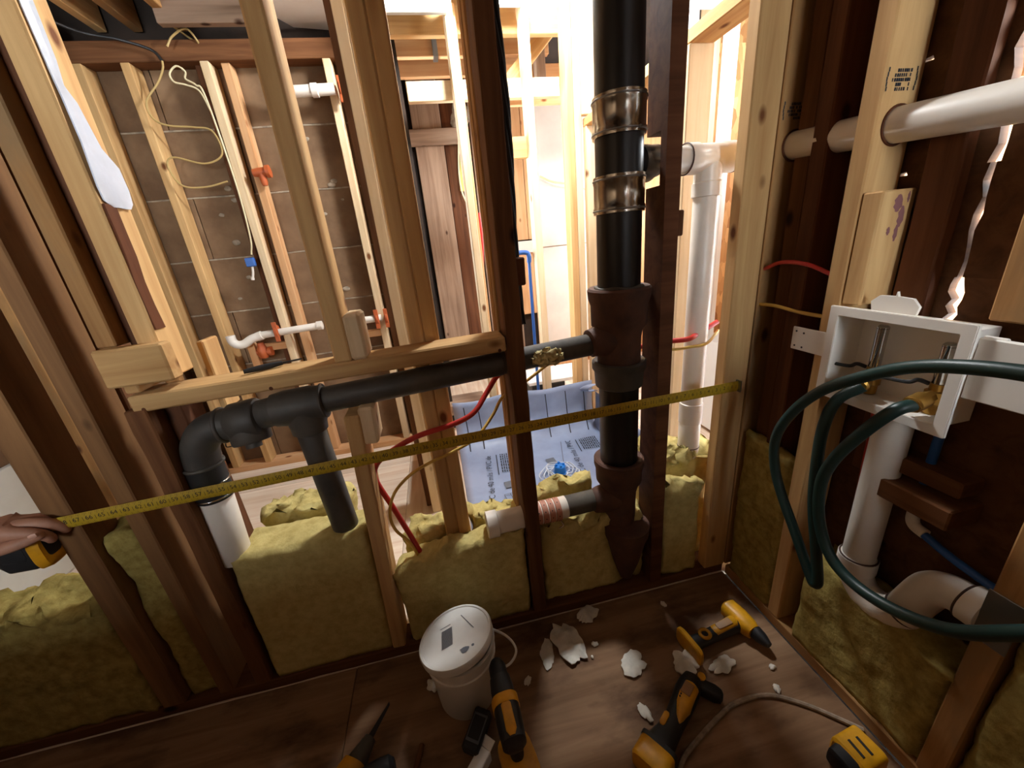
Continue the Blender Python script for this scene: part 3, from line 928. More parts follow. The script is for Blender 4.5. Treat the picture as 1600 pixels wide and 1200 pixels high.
# ---- white vent pipe
vp = thing('vent_pipe', 'white plastic vent pipe with a tee, running on through the right wall studs', 'vent pipe', (0.78, 1.05, 0.42))
pipe('arm', (0.60, 1.02, 1.35), (0.72, 1.046, 1.352), 0.0315, 'pvc', vp)
lathe('tee', (0.702, 1.044, 1.352), (1, 0.05, 0), [(0, 0.032), (0.002, 0.0385), (0.034, 0.0385), (0.038, 0.0355), (0.11, 0.0355), (0.114, 0.0385), (0.15, 0.0385), (0.152, 0.033)], 'pvc', vp)
ring('primer_ring', (0.703, 1.044, 1.352), (1, 0.05, 0), 0.0375, 0.0018, 'pvc_ring', vp)
ring('primer_ring', (0.856, 1.052, 1.352), (1, 0.05, 0), 0.0375, 0.0018, 'pvc_ring', vp)
lathe('tee_leg', (0.779, 1.05, 1.35), (0, 0, -1), [(0, 0.035), (0.055, 0.0355), (0.058, 0.0385), (0.092, 0.0385), (0.094, 0.033)], 'pvc', vp)
pipe('drop', (0.779, 1.05, 0.62), (0.779, 1.05, 1.262), 0.0335, 'pvc', vp)
lathe('coupling', (0.779, 1.05, 0.56), (0, 0, 1), [(0, 0.0335), (0.002, 0.0365), (0.072, 0.0365), (0.074, 0.0335)], 'pvc', vp)
pipe('lower_drop', (0.779, 1.05, 0.42), (0.779, 1.05, 0.57), 0.0345, 'pvc', vp)
ring('primer_ring', (0.779, 1.05, 0.47), (0, 0, 1), 0.0345, 0.0018, 'pvc_ring', vp)
tube('elbow', [(0.85, 1.052, 1.352), (0.875, 1.053, 1.352), (0.897, 1.045, 1.352), (0.909, 1.025, 1.352), (0.911, 0.99, 1.35)], 0.0335, 'pvc', vp, 24)
pipe('wall_run', (0.911, 1.0, 1.351), (0.911, 0.05, 1.285), 0.0312, 'pvc', vp)
for y in (0.9135, 0.6898):
    ring('hole_edge', (0.911, y, 1.351 - (1.0 - y) * 0.0695), (0, 1, 0), 0.0335, 0.0022, 'bark_edge', vp)

# ================================================================== OUTLET BOX, TRAP AND HOSES ON THE RIGHT
ob = thing('outlet_box', 'white plastic washing machine outlet box mounted between two studs', 'outlet box', (0.86, 0.575, 0.79))
def frame_x(name, x0, x1, y0, y1, z0, z1, w, mat, parent):
    """rectangular frame facing along x: outer y0..y1, z0..z1, width w"""
    bm = bmesh.new()
    def V(x, y, z):
        return bm.verts.new((x, y, z))
    loops = []
    for (x, i) in [(x0, 0), (x0, w), (x1, w), (x1, 0)]:
        loops.append([V(x, y0 + i, z0 + i), V(x, y1 - i, z0 + i), V(x, y1 - i, z1 - i), V(x, y0 + i, z1 - i)])
    for a in range(4):
        b = (a + 1) % 4
        for k in range(4):
            bm.faces.new((loops[a][k], loops[a][(k + 1) % 4], loops[b][(k + 1) % 4], loops[b][k]))
    bmesh.ops.bevel(bm, geom=bm.edges[:], offset=0.0012, segments=2, affect='EDGES')
    return finish(name, bm, mat, parent)
frame_x('front_frame', 0.850, 0.858, 0.452, 0.700, 0.785, 0.993, 0.020, 'box_plastic', ob)
# recessed tray: back and four sides
board('back_panel', (0.928, 0.932), (0.468, 0.684), (0.80, 0.977), 'box_plastic', ob, bev=0.001)
board('side_panel', (0.858, 0.930), (0.466, 0.470), (0.80, 0.977), 'box_plastic', ob, bev=0.001)
board('side_panel', (0.858, 0.930), (0.682, 0.686), (0.80, 0.977), 'box_plastic', ob, bev=0.001)
board('top_panel', (0.858, 0.930), (0.466, 0.686), (0.974, 0.978), 'box_plastic', ob, bev=0.001)
board('bottom_panel', (0.858, 0.930), (0.466, 0.686), (0.80, 0.804), 'box_plastic', ob, bev=0.001)
board('side_wing', (0.858, 0.868), (0.33, 0.452), (0.865, 0.972), 'box_plastic', ob, bev=0.002)
tb = board('mounting_tab', (0.853, 0.858), (0.70, 0.786), (0.874, 0.930), 'box_plastic', ob, bev=0.002)
for y, z in [(0.775, 0.92), (0.755, 0.918), (0.775, 0.884), (0.755, 0.883)]:
    lathe('nail_hole', (0.853, y, z), (-1, 0, 0), [(0, 0.0025), (0.0006, 0.0024)], 'ink', tb, 8)
board('mounting_tab', (0.862, 0.868), (0.42, 0.450), (0.905, 0.975), 'box_plastic', ob, bev=0.002)
prism('knockout_tab', [(0.553, 0.99), (0.63, 0.99), (0.634, 1.008), (0.62, 1.021), (0.592, 1.022), (0.591, 1.031), (0.588, 1.022), (0.562, 1.02), (0.55, 1.006)], 0, 0.868, 0.874, 'box_plastic', ob)
for y, s in ((0.622, 0.0), (0.508, -0.012)):
    v = thing('water_valve', ('left' if s == 0 else 'right') + ' chrome and brass water valve inside the white outlet box', 'valve', (0.90, y, 0.81))
    pipe('riser', (0.90, y, 0.86 + s), (0.90, y, 0.952 + s), 0.0105, 'chrome', v, 16)
    lathe('riser_cap', (0.90, y, 0.948 + s), (0, 0, 1), [(0, 0.0105), (0.004, 0.0105), (0.008, 0.007)], 'chrome', v, 16)
    lathe('valve_body', (0.90, y, 0.805), (0, 0, 1), [(0, 0.013), (0.02, 0.014), (0.022, 0.017), (0.045, 0.017), (0.047, 0.012), (0.06, 0.012)], 'brass', v, 16)
    lathe('hose_thread', (0.895, y, 0.842), (-1, 0, -0.25), [(0, 0.012), (0.02, 0.013), (0.022, 0.0165), (0.05, 0.0165), (0.052, 0.012)], 'brass', v, 8)
    tube('lever', [(0.895, y + 0.012, 0.862), (0.882, y + 0.022, 0.868), (0.876, y + 0.034, 0.861), (0.872, y + 0.075, 0.858)], [0.004] * 24 + [0.0045], 'tool_black', v, 8)

G_H = 'green hoses at the outlet box'
h1 = thing('water_hose', 'dark green hose from the left valve looping down and back up past the frame', 'hose', (0.80, 0.56, 0.33), G_H)
tube('hose', [(0.852, 0.60, 0.835), (0.825, 0.625, 0.80), (0.812, 0.632, 0.74), (0.803, 0.625, 0.66), (0.80, 0.61, 0.54), (0.80, 0.58, 0.42), (0.80, 0.563, 0.35), (0.80, 0.568, 0.333), (0.80, 0.582, 0.345), (0.80, 0.64, 0.43), (0.80, 0.695, 0.51), (0.80, 0.728, 0.58), (0.80, 0.735, 0.66), (0.80, 0.70, 0.745), (0.795, 0.64, 0.82), (0.79, 0.57, 0.873), (0.785, 0.49, 0.92), (0.78, 0.41, 0.945), (0.78, 0.32, 0.955), (0.78, 0.18, 0.955), (0.775, -0.05, 0.90), (0.77, -0.28, 0.72), (0.765, -0.42, 0.40), (0.76, -0.46, 0.10), (0.75, -0.40, 0.02), (0.72, -0.25, 0.014)], 0.0118, 'hose_green', h1, 14)
lathe('hose_collar', (0.868, 0.613, 0.841), (-0.75, -0.35, -0.25), [(0, 0.0125), (0.002, 0.015), (0.02, 0.015), (0.024, 0.0115)], 'brass', h1, 16)
h2 = thing('water_hose', 'dark green hose from the right valve curving down under the white trap', 'hose', (0.80, 0.51, 0.42), G_H)
tube('hose', [(0.852, 0.505, 0.832), (0.82, 0.515, 0.82), (0.805, 0.545, 0.765), (0.80, 0.585, 0.68), (0.80, 0.603, 0.60), (0.80, 0.59, 0.51), (0.80, 0.55, 0.44), (0.80, 0.49, 0.415), (0.80, 0.41, 0.428), (0.80, 0.33, 0.475), (0.80, 0.26, 0.56), (0.80, 0.18, 0.66), (0.80, 0.05, 0.74), (0.80, -0.12, 0.68), (0.80, -0.26, 0.42), (0.80, -0.30, 0.12), (0.79, -0.24, 0.02), (0.74, -0.10, 0.014)], 0.0122, 'hose_green', h2, 14)
lathe('hose_collar', (0.872, 0.507, 0.838), (-0.95, -0.02, -0.25), [(0, 0.0125), (0.002, 0.0165), (0.024, 0.0165), (0.028, 0.012)], 'brass', h2, 16)

tp = thing('drain_trap', 'white plastic standpipe with curved trap below the outlet box', 'drain pipe', (0.90, 0.56, 0.32))
pipe('standpipe', (0.90, 0.558, 0.40), (0.90, 0.56, 0.80), 0.0315, 'pvc', tp)
lathe('trap_hub', (0.90, 0.558, 0.365), (0, 0, 1), [(0, 0.033), (0.004, 0.0385), (0.038, 0.0385), (0.041, 0.032)], 'pvc', tp)
ring('primer_ring', (0.90, 0.558, 0.405), (0, 0, 1), 0.0355, 0.002, 'pvc_ring', tp)
tube('trap_bend', [(0.90, 0.558, 0.385), (0.898, 0.552, 0.35), (0.895, 0.525, 0.322), (0.892, 0.485, 0.322), (0.89, 0.452, 0.345), (0.889, 0.435, 0.375)], 0.034, 'pvc', tp, 24)
ring('primer_ring', (0.889, 0.445, 0.36), (0, -0.5, 0.8), 0.0345, 0.002, 'pvc_ring', tp)
tube('trap_arm', [(0.889, 0.442, 0.365), (0.889, 0.43, 0.41), (0.889, 0.415, 0.452), (0.889, 0.39, 0.472), (0.889, 0.36, 0.476), (0.889, 0.338, 0.476)], 0.0335, 'pvc', tp, 24)
lathe('arm_hub', (0.889, 0.365, 0.476), (0, -1, 0), [(0, 0.0345), (0.002, 0.0385), (0.028, 0.0385), (0.03, 0.0345)], 'pvc', tp)
ring('primer_ring', (0.889, 0.366, 0.476), (0, 1, 0), 0.036, 0.002, 'pvc_ring', tp)
tag(board('nail_plate', (0.858, 0.8605), (0.29, 0.336), (0.44, 0.55), 'steel_dull', None, bev=0.0008), 'bent steel nail plate on the stud beside the trap', 'nail plate')

G_P = 'water lines in the right wall'
tag(tube('water_line', [(0.925, 0.60, 0.36), (0.925, 0.605, 0.55), (0.924, 0.61, 0.70), (0.922, 0.615, 0.80)], 0.008, 'pex_red', None, 10), 'red water line rising behind the green hose to the box', 'water line', G_P)
tag(tube('water_line', [(0.93, 0.50, 0.79), (0.93, 0.50, 0.66), (0.93, 0.50, 0.56)], 0.008, 'pex_blue', None, 10), 'blue water line rising beside the white standpipe', 'water line', G_P)
fl = thing('water_line', 'blue water line with a pale elbow running low behind the trap', 'water line', (0.92, 0.5, 0.52), G_P)
tube('line', [(0.925, 0.48, 0.535), (0.92, 0.42, 0.52), (0.915, 0.33, 0.51), (0.915, 0.2, 0.50)], 0.008, 'pex_blue', fl, 10)
tube('elbow', [(0.93, 0.50, 0.58), (0.93, 0.50, 0.55), (0.927, 0.49, 0.538), (0.925, 0.47, 0.534)], 0.0115, 'pvc', fl, 12)

# small wires crossing the corner bay
tag(tube('cable', [(0.872, 0.915, 1.06), (0.868, 0.86, 1.078), (0.868, 0.79, 1.075), (0.872, 0.73, 1.055)], 0.005, 'pex_red', None, 8), 'thin red line crossing the dark corner bay', 'cable')
tag(tube('cable', [(0.872, 0.915, 0.965), (0.868, 0.86, 0.968), (0.868, 0.79, 0.962), (0.872, 0.73, 0.96)], 0.0045, 'nm_yellow', None, 8), 'thin yellow cable crossing the dark corner bay', 'cable')

# ================================================================== TUBES AND CABLES IN THE MIDDLE WALL
tag(tube('water_tube', [(-0.165, 0.985, 0.30), (-0.178, 0.985, 0.36), (-0.215, 0.985, 0.50), (-0.243, 0.985, 0.60), (-0.236, 0.985, 0.645), (-0.20, 0.985, 0.677), (-0.114, 0.99, 0.712), (-0.004, 0.992, 0.731), (0.055, 1.0, 0.752), (0.098, 1.03, 0.79), (0.14, 1.05, 0.832), (0.19, 1.06, 0.85), (0.26, 1.06, 0.858), (0.33, 1.06, 0.853), (0.40, 1.065, 0.868), (0.50, 1.065, 0.85), (0.58, 1.05, 0.852), (0.67, 1.03, 0.862), (0.72, 1.005, 0.868), (0.77, 1.03, 0.872), (0.85, 1.05, 0.895)], 0.0078, 'pex_red', None, 12),
    'red flexible water tube looping out of the insulation and behind the stack', 'water tube')
tag(tube('cable', [(-0.172, 0.975, 0.30), (-0.19, 0.975, 0.375), (-0.222, 0.97, 0.44), (-0.225, 0.97, 0.50), (-0.20, 0.972, 0.56), (-0.15, 0.975, 0.605), (-0.09, 0.98, 0.63), (-0.03, 0.985, 0.645), (0.05, 1.0, 0.672), (0.11, 1.03, 0.72), (0.15, 1.05, 0.765), (0.23, 1.06, 0.80), (0.33, 1.06, 0.858), (0.44, 1.07, 0.90), (0.56, 1.06, 0.865), (0.67, 1.02, 0.84), (0.73, 1.005, 0.842), (0.78, 1.0, 0.847), (0.85, 1.04, 0.87)], 0.0045, 'nm_yellow', None, 10),
    'yellow sheathed cable crossing under the red water tube', 'cable')
cb = thing('cable_bundle', 'twisted black cables hanging down the right side of the dark old stud', 'cable bundle', (0.205, 1.0, 1.0))
for k in range(4):
    pts = []
    for i in range(26):
        z = 2.24 - i * 0.05
        a = i * 0.8 + k * PI / 2
        x = 0.209 + 0.004 * math.sin(i * 0.5)
        pts.append((x + math.cos(a) * 0.0055, 0.965 + math.sin(a) * 0.0055, z))
    tube('cable', pts, 0.0042, 'cable_black', cb, 8, 3)

# ================================================================== TAPE MEASURE AND HAND
tm = thing('tape_measure', 'yellow tape measure stretched across the stud wall from the hand at the left', 'tape measure', (-0.99, 0.90, 0.6))
TXL, TXR = -0.93, 0.828
def tz(x):
    u = (x - TXL) / (TXR - TXL)
    return 0.692 + 0.041 * u + 0.006 * math.sin(PI * u)
TY = 0.906
bm = bmesh.new()
n = 60
prev = None
for i in range(n + 1):
    x = TXL + (TXR - TXL) * i / n
    z = tz(x)
    row = [bm.verts.new(p) for p in ((x, TY + 0.0025, z - 0.0155), (x, TY, z - 0.006), (x, TY, z + 0.006), (x, TY + 0.0025, z + 0.0155), (x, TY + 0.0033, z + 0.0155), (x, TY + 0.0010, z), (x, TY + 0.0033, z - 0.0155))]
    if prev:
        for k in range(7):
            bm.faces.new((prev[k], prev[(k + 1) % 7], row[(k + 1) % 7], row[k]))
    prev = row
blade = finish('blade', bm, 'tape_yellow', tm, smooth=True)
bm = bmesh.new()
for k in range(1, 69):
    x = TXR - k * 0.0254
    z = tz(x)
    f = TY - 0.0006
    print_text(bm, str(k), (x, f, z + 0.0015), (1, 0, 0), (0, 0, 1), 0.015)
    for (dx, h, w) in [(0.0127, 0.031, 0.0009), (0.00635, 0.007, 0.0006), (0.01905, 0.007, 0.0006), (0.0031, 0.004, 0.0004), (0.0095, 0.004, 0.0004), (0.0159, 0.004, 0.0004), (0.0222, 0.004, 0.0004)]:
        xx = x + dx
        if xx > TXR:
            continue
        zz = tz(xx)
        if h > 0.02:
            quad(bm, (xx, f + 0.0002, zz - 0.0055), (xx + w, f + 0.0002, zz - 0.0055), (xx + w, f + 0.0002, zz + 0.0055), (xx, f + 0.0002, zz + 0.0055))
        else:
            for s in (-1, 1):
                z1 = zz + s * 0.0152
                z2 = z1 - s * h
                y1, y2 = f + 0.0023, f + 0.0023 - 0.0025 * h / 0.0095
                quad(bm, (xx, y1, z1), (xx + w, y1, z1), (xx + w, y2, z2), (xx, y2, z2))
finish_flat('scale_print', bm, 'ink', blade)
board('end_hook', (TXR - 0.004, TXR + 0.001), (0.898, 0.918), (tz(TXR) - 0.017, tz(TXR) + 0.017), 'steel_dull', tm, bev=0.0005)
loft('case', (-1.045, 0.905, 0.642), (1, 0, 0), None, [(0, 0.010, 0.020, 0, 0.008), (0.008, 0.022, 0.034, 0, 0.004), (0.022, 0.027, 0.043, 0, 0), (0.07, 0.027, 0.044, 0, 0), (0.092, 0.026, 0.040, 0, 0.003), (0.102, 0.022, 0.032, 0, 0.008), (0.106, 0.012, 0.022, 0, 0.012)], 'tool_black', tm, 24, 4)
loft('side_panel', (-1.022, 0.8795, 0.652), (1, 0, 0), None, [(0, 0.002, 0.012, 0, 0), (0.004, 0.0035, 0.020, 0, 0), (0.045, 0.0035, 0.022, 0, 0), (0.05, 0.002, 0.014, 0, 0)], 'tool_black', tm, 16, 4)
loft('case_band', (-0.965, 0.905, 0.64), (1, 0, 0), None, [(0, 0.0275, 0.036, 0, 0), (0.004, 0.029, 0.043, 0, 0), (0.020, 0.028, 0.041, 0, 0.002), (0.024, 0.026, 0.034, 0, 0.002)], 'tool_yellow', tm, 24, 4)

# hand: one continuous skinned mesh, gripping the case from above
pr = thing('person', "bare forearm and hand reaching in from the left, gripping the tape measure", 'person', (-1.05, 0.9, 0.7))
vs, es, rs = [], [], []
def chain(start, pts):
    prev = start
    for (p, r) in pts:
        vs.append(p)
        rs.append(r)
        if prev is not None:
            es.append((prev, len(vs) - 1))
        prev = len(vs) - 1
    return prev
w0 = chain(None, [((-1.62, 0.80, 0.70), (0.046, 0.042)), ((-1.40, 0.835, 0.708), (0.043, 0.038)), ((-1.24, 0.862, 0.712), (0.036, 0.031)), ((-1.16, 0.876, 0.714), (0.036, 0.030)), ((-1.10, 0.884, 0.712), (0.042, 0.031)), ((-1.05, 0.886, 0.709), (0.046, 0.038)), ((-1.01, 0.886, 0.707), (0.043, 0.035))])
palm = w0
for q, (kx, ky, kz) in enumerate([(-0.975, 0.935, 0.700), (-0.955, 0.915, 0.712), (-0.952, 0.893, 0.716), (-0.960, 0.868, 0.712)]):
    L = [0.026, 0.034, 0.036, 0.034][q]
    base = chain(palm, [((kx, ky, kz), (0.015, 0.0145))])
    if q < 2:          # little and ring finger curl down on the far side of the case
        chain(base, [((kx + L * 0.7, ky + 0.018, kz - 0.014), (0.0125, 0.012)), ((kx + L * 0.6, ky + 0.022, kz - 0.042), (0.0115, 0.011)), ((kx + L * 0.2, ky + 0.020, kz - 0.066), (0.010, 0.0095))])
    else:              # middle and index finger bend over the mouth of the case
        chain(base, [((kx + L * 0.9, ky + 0.004, kz - 0.010), (0.013, 0.0125)), ((kx + L * 1.3, ky + 0.014, kz - 0.030), (0.0118, 0.0112)), ((kx + L * 1.1, ky + 0.026, kz - 0.050), (0.010, 0.0095))])
th0 = chain(5, [((-1.03, 0.860, 0.696), (0.026, 0.024)), ((-0.985, 0.852, 0.688), (0.0165, 0.0155)), ((-0.945, 0.858, 0.690), (0.0138, 0.013)), ((-0.908, 0.874, 0.697), (0.0112, 0.0105))])
me = bpy.data.meshes.new('hand')
me.from_pydata([Vector(p) - Vector((-1.05, 0.9, 0.7)) for p in vs], es, [])
me.materials.append(MATS['skin'])
hand = bpy.data.objects.new('hand', me)
COL.objects.link(hand)
place(hand, Matrix.Translation((-1.05, 0.9, 0.7)), pr)
sk = hand.modifiers.new('skin', 'SKIN')
sk.use_smooth_shade = True
for i, v in enumerate(me.skin_vertices[0].data):
    v.radius = rs[i]
me.skin_vertices[0].data[0].use_root = True
sb = hand.modifiers.new('sub', 'SUBSURF')
sb.levels = sb.render_levels = 2
loft('thumbnail', (-0.922, 0.8555, 0.702), (1, 0.3, 0.1), None, [(0, 0.002, 0.004, 0, 0), (0.006, 0.002, 0.0055, 0, 0), (0.013, 0.0018, 0.004, 0, 0)], 'nail', pr, 10, 2)

# plastic sheet caught beside the left studs
bm = bmesh.new()
prev = None
prof = [(2.2, 0.925, 0.965), (1.85, 0.926, 0.962), (1.56, 0.93, 0.955), (1.52, 0.93, 0.95), (1.50, 0.93, 0.965), (1.43, 0.928, 0.975), (1.40, 0.926, 1.0), (1.36, 0.926, 1.003), (1.335, 0.93, 1.0), (1.325, 0.945, 0.99)]
for z, a, b in prof:
    row = []
    for x in (-0.577, -0.5745):
        for k in range(5):
            y = a + (b - a) * k / 4
            row.append(bm.verts.new((x + 0.0025 * math.sin(k * 1.9 + z * 23), y, z)))
    row = row[:5] + row[5:][::-1]
    if prev:
        for k in range(10):
            bm.faces.new((prev[k], prev[(k + 1) % 10], row[(k + 1) % 10], row[k]))
    else:
        bm.faces.new(row)
    prev = row
bm.faces.new(prev)
tag(finish('plastic_sheet', bm, 'plastic_sheet', None, smooth=True), 'strip of bluish white plastic sheet hanging beside the bark edged stud', 'plastic sheet')

# ================================================================== SHOWER LINER AND WHAT LIES AROUND IT
sl = thing('shower_liner', 'grey plastic shower pan liner with printed lettering, turned up against the studs', 'shower liner', (0.45, 1.7, 0.0))
def sheet(name, rows, t, mat, parent):
    """a sheet of thickness t through rows of points"""
    bm = bmesh.new()
    R, Cn = len(rows), len(rows[0])
    P = [[Vector(p) for p in r] for r in rows]
    top, bot = [], []
    for i in range(R):
        a, b = [], []
        for j in range(Cn):
            du = P[min(i + 1, R - 1)][j] - P[max(i - 1, 0)][j]
            dv = P[i][min(j + 1, Cn - 1)] - P[i][max(j - 1, 0)]
            nn = du.cross(dv).normalized() * (t / 2)
            a.append(bm.verts.new(P[i][j] + nn))
            b.append(bm.verts.new(P[i][j] - nn))
        top.append(a)
        bot.append(b)
    for i in range(R - 1):
        for j in range(Cn - 1):
            bm.faces.new((top[i][j], top[i][j + 1], top[i + 1][j + 1], top[i + 1][j]))
            bm.faces.new((bot[i][j], bot[i + 1][j], bot[i + 1][j + 1], bot[i][j + 1]))
    for i in range(R - 1):
        for j in (0, Cn - 1):
            bm.faces.new((top[i][j], top[i + 1][j], bot[i + 1][j], bot[i][j]))
    for j in range(Cn - 1):
        for i in (0, R - 1):
            bm.faces.new((top[i][j], bot[i][j], bot[i][j + 1], top[i][j + 1]))
    return finish(name, bm, mat, parent, smooth='all')
rows = []
for i in range(24):                       # floor sheet running up the back wall
    y = 1.16 + (2.17 - 1.16) * min(i, 16) / 16
    z = 0.006
    if i > 13:
        k = (i - 13) / 10
        y = 2.06 + 0.12 * min(1, k * 2.2) ** 0.7 + 0.0
        z = 0.006 + 0.31 * k ** 1.15
    r = []
    for j in range(22):
        x = -0.005 + 0.895 * j / 21
        zz = z + 0.004 * noise.noise(Vector((x * 6, y * 6, 1)))
        yy = y + (0.014 * noise.noise(Vector((x * 5, z * 7, 4))) if i > 13 else 0)
        if i > 19:
            zz += 0.016 * noise.noise(Vector((x * 4, 0, 9)))
        r.append((x, yy, zz))
    rows.append(r)
pan = sheet('pan_sheet', rows, 0.0012, 'liner', sl)
rows = []
for i in range(9):                        # right hand upstand
    k = i / 8
    rows.append([(0.868 + 0.022 * min(1, k * 3) + 0.006 * math.sin(j), 1.2 + 0.93 * j / 9, 0.008 + 0.25 * k) for j in range(10)])
sheet('right_upstand', rows, 0.0012, 'liner', sl)
rows = []
for i in range(12):                       # rolled over corner
    a = i / 11 * 1.7 * PI
    rr = 0.062
    rows.append([(0.855 + math.cos(a) * rr * (1 - 0.25 * j / 5), 2.145 - j * 0.022 - math.sin(a) * rr * 0.55, 0.285 + 0.035 * math.sin(a) + j * 0.007) for j in range(6)])
sheet('rolled_corner', rows, 0.0012, 'liner', sl)
bm = bmesh.new()                          # folds and rules on the liner
for x in (0.06, 0.145, 0.30, 0.44, 0.57, 0.70, 0.82):
    n = 9
    P = []
    for i in range(n):
        k = i / (n - 1)
        P.append((x + 0.004 * math.sin(k * 4), 2.148 - 0.07 * (1 - min(1, k * 2.0)) ** 1.5 - 0.004, 0.02 + 0.27 * k ** 1.1))
    for a, b in zip(P[:-1], P[1:]):
        quad(bm, (a[0] - 0.003, a[1], a[2]), (a[0] + 0.003, a[1], a[2]), (b[0] + 0.003, b[1], b[2]), (b[0] - 0.003, b[1], b[2]))
finish_flat('fold_line', bm, 'ink', pan)
bm = bmesh.new()
Z = 0.0125
def column(x, y0):
    """one printed column; lettering reads away from the viewer"""
    ux, uy = Vector((0.09, 1, 0)).normalized(), Vector((-1, 0.09, 0)).normalized()
    def at(u, v):
        return Vector((x, y0, Z)) + ux * u + uy * v
    print_text(bm, 'PVC de 40 mils / PVC de 40 mils', at(0.30, 0.0), ux, uy, 0.046)
    quad(bm, at(0.25, -0.045), at(0.58, -0.045), at(0.58, -0.05), at(0.25, -0.05))
    for k in range(9):
        rnd = random.Random(k + int(x * 100))
        u = 0.27
        v = -0.068 - k * 0.0125
        while u < 0.52:
            w = rnd.uniform(0.010, 0.035)
            quad(bm, at(u, v), at(u + w, v), at(u + w, v - 0.006), at(u, v - 0.006))
            u += w + 0.006
column(0.115, 1.55)
finish_flat('lettering', bm, 'ink', pan)
bm = bmesh.new()
column(0.62, 1.62)
finish_flat('lettering', bm, 'ink', pan)
bm = bmesh.new()
for (cx, cy) in [(0.20, 1.66), (0.47, 1.80)]:
    quad(bm, (cx, cy, Z), (cx + 0.05, cy + 0.005, Z), (cx + 0.045, cy + 0.06, Z), (cx - 0.005, cy + 0.055, Z))
for (ax, ay, bx, by) in [(0.19, 1.54, 0.30, 1.55), (0.30, 1.55, 0.29, 1.62), (0.29, 1.62, 0.18, 1.61), (0.18, 1.61, 0.19, 1.54), (0.22, 1.545, 0.21, 1.612), (0.25, 1.547, 0.24, 1.615), (0.40, 1.20, 0.62, 2.05)]:
    d = Vector((bx - ax, by - ay, 0)).normalized()
    nn = Vector((-d.y, d.x, 0)) * 0.002
    a, b = Vector((ax, ay, Z)), Vector((bx, by, Z))
    quad(bm, a - nn, b - nn, b + nn, a + nn)
finish_flat('printed_symbol', bm, 'ink_grey', pan)
dr = thing('shower_drain', 'blue shower drain wrapped in crumpled clear film on the grey liner', 'drain', (0.50, 1.69, 0.01))
lathe('drain_body', (0.50, 1.69, 0.012), (0, 0, 1), [(0, 0.036), (0.012, 0.036), (0.014, 0.032), (0.05, 0.030), (0.054, 0.026)], 'blue_cap', dr, 20)
for k in range(4):
    a = k * PI / 2
    board('grip_rib', (0.494 + 0.02 * math.cos(a), 0.506 + 0.02 * math.cos(a)), (1.684 + 0.02 * math.sin(a), 1.696 + 0.02 * math.sin(a)), (0.06, 0.075), 'blue_cap', dr, bev=0.002)
for k in range(5):
    pts = [(0.50 + math.cos(a) * (0.05 + k * 0.013) * (1 + 0.18 * math.sin(a * 3 + k)), 1.69 + math.sin(a) * (0.045 + k * 0.011) * (1 + 0.15 * math.cos(a * 4 + k)), 0.022 + 0.012 * abs(math.sin(a * 2.5 + k))) for a in [q * PI / 8 for q in range(16)]]
    tube('film_fold', pts, 0.0032, 'clear_film', dr, 6, 3, closed=True)

tag(board('panel_stack', (0.56, 0.80), (2.45, 2.62), (0.0, 0.235), 'tool_black', None, bev=0.004), 'dark grey box behind the shower back studs', 'box')
tag(board('white_sheet', (0.54, 0.97), (2.45, 2.75), (0.237, 0.262), 'tub_white', None, bev=0.003), 'white sheet lying on top of the dark grey box behind the shower', 'sheet')
tag(board('board_offcut', (-0.04, 0.225), (2.42, 2.62), (0.13, 0.20), 'plank_brown', None), 'greyish board offcut behind the left part of the liner', 'board')
G_B = 'coloured water lines in the shower wall'
tag(tube('water_line', [(0.27, 2.31, 0.05), (0.272, 2.31, 0.8), (0.305, 2.31, 1.2), (0.305, 2.31, 1.36)], 0.0085, 'pex_red', None, 10), 'thin red water line beside the middle shower stud', 'water line', G_B)
bl = thing('water_line', 'blue water line with an elbow beside the second shower stud', 'water line', (0.56, 2.3, 0.05), G_B)
tube('line', [(0.565, 2.30, 0.05), (0.566, 2.30, 0.6), (0.568, 2.30, 1.10)], 0.0095, 'pex_blue', bl, 10)
tube('elbow', [(0.568, 2.30, 1.07), (0.568, 2.295, 1.105), (0.555, 2.295, 1.125), (0.50, 2.295, 1.13)], 0.0135, 'pex_blue', bl, 12)
tag(tube('cable', [(1.0, 3.46, 1.68), (1.1, 3.44, 1.63), (1.25, 3.43, 1.60), (1.4, 3.44, 1.55)], 0.008, 'nm_cream', None, 8), 'thin pale cable hanging across the white far panel', 'cable')
tag(tube('cable', [(0.36, 3.42, 1.95), (0.335, 3.42, 1.75), (0.34, 3.42, 1.6), (0.39, 3.42, 1.45), (0.44, 3.4, 1.2), (0.40, 3.4, 0.7)], 0.006, 'nm_cream', None, 8), 'thin cable hanging in front of the dark far planks', 'cable')
tag(prism('board_offcut', [(0.33, 1.62), (0.38, 2.0), (0.44, 1.98), (0.45, 1.60)], 1, 3.46, 3.49, 'nm_yellow'), 'tapered yellow board leaning on the dark far planks', 'board')
tg = thing('plaster_patch', 'broken grey plaster patch high on the dark far planks', 'plaster patch', (0.4, 3.5, 2.1))
scr = scrap('patch', (0, 0, 0), 0.11, 0.14, 0.04, 'mortar', None, None, seed=5)
place(scr, Matrix.Translation((0.40, 3.515, 2.14)) @ Matrix.Rotation(PI / 2, 4, 'X'), tg)
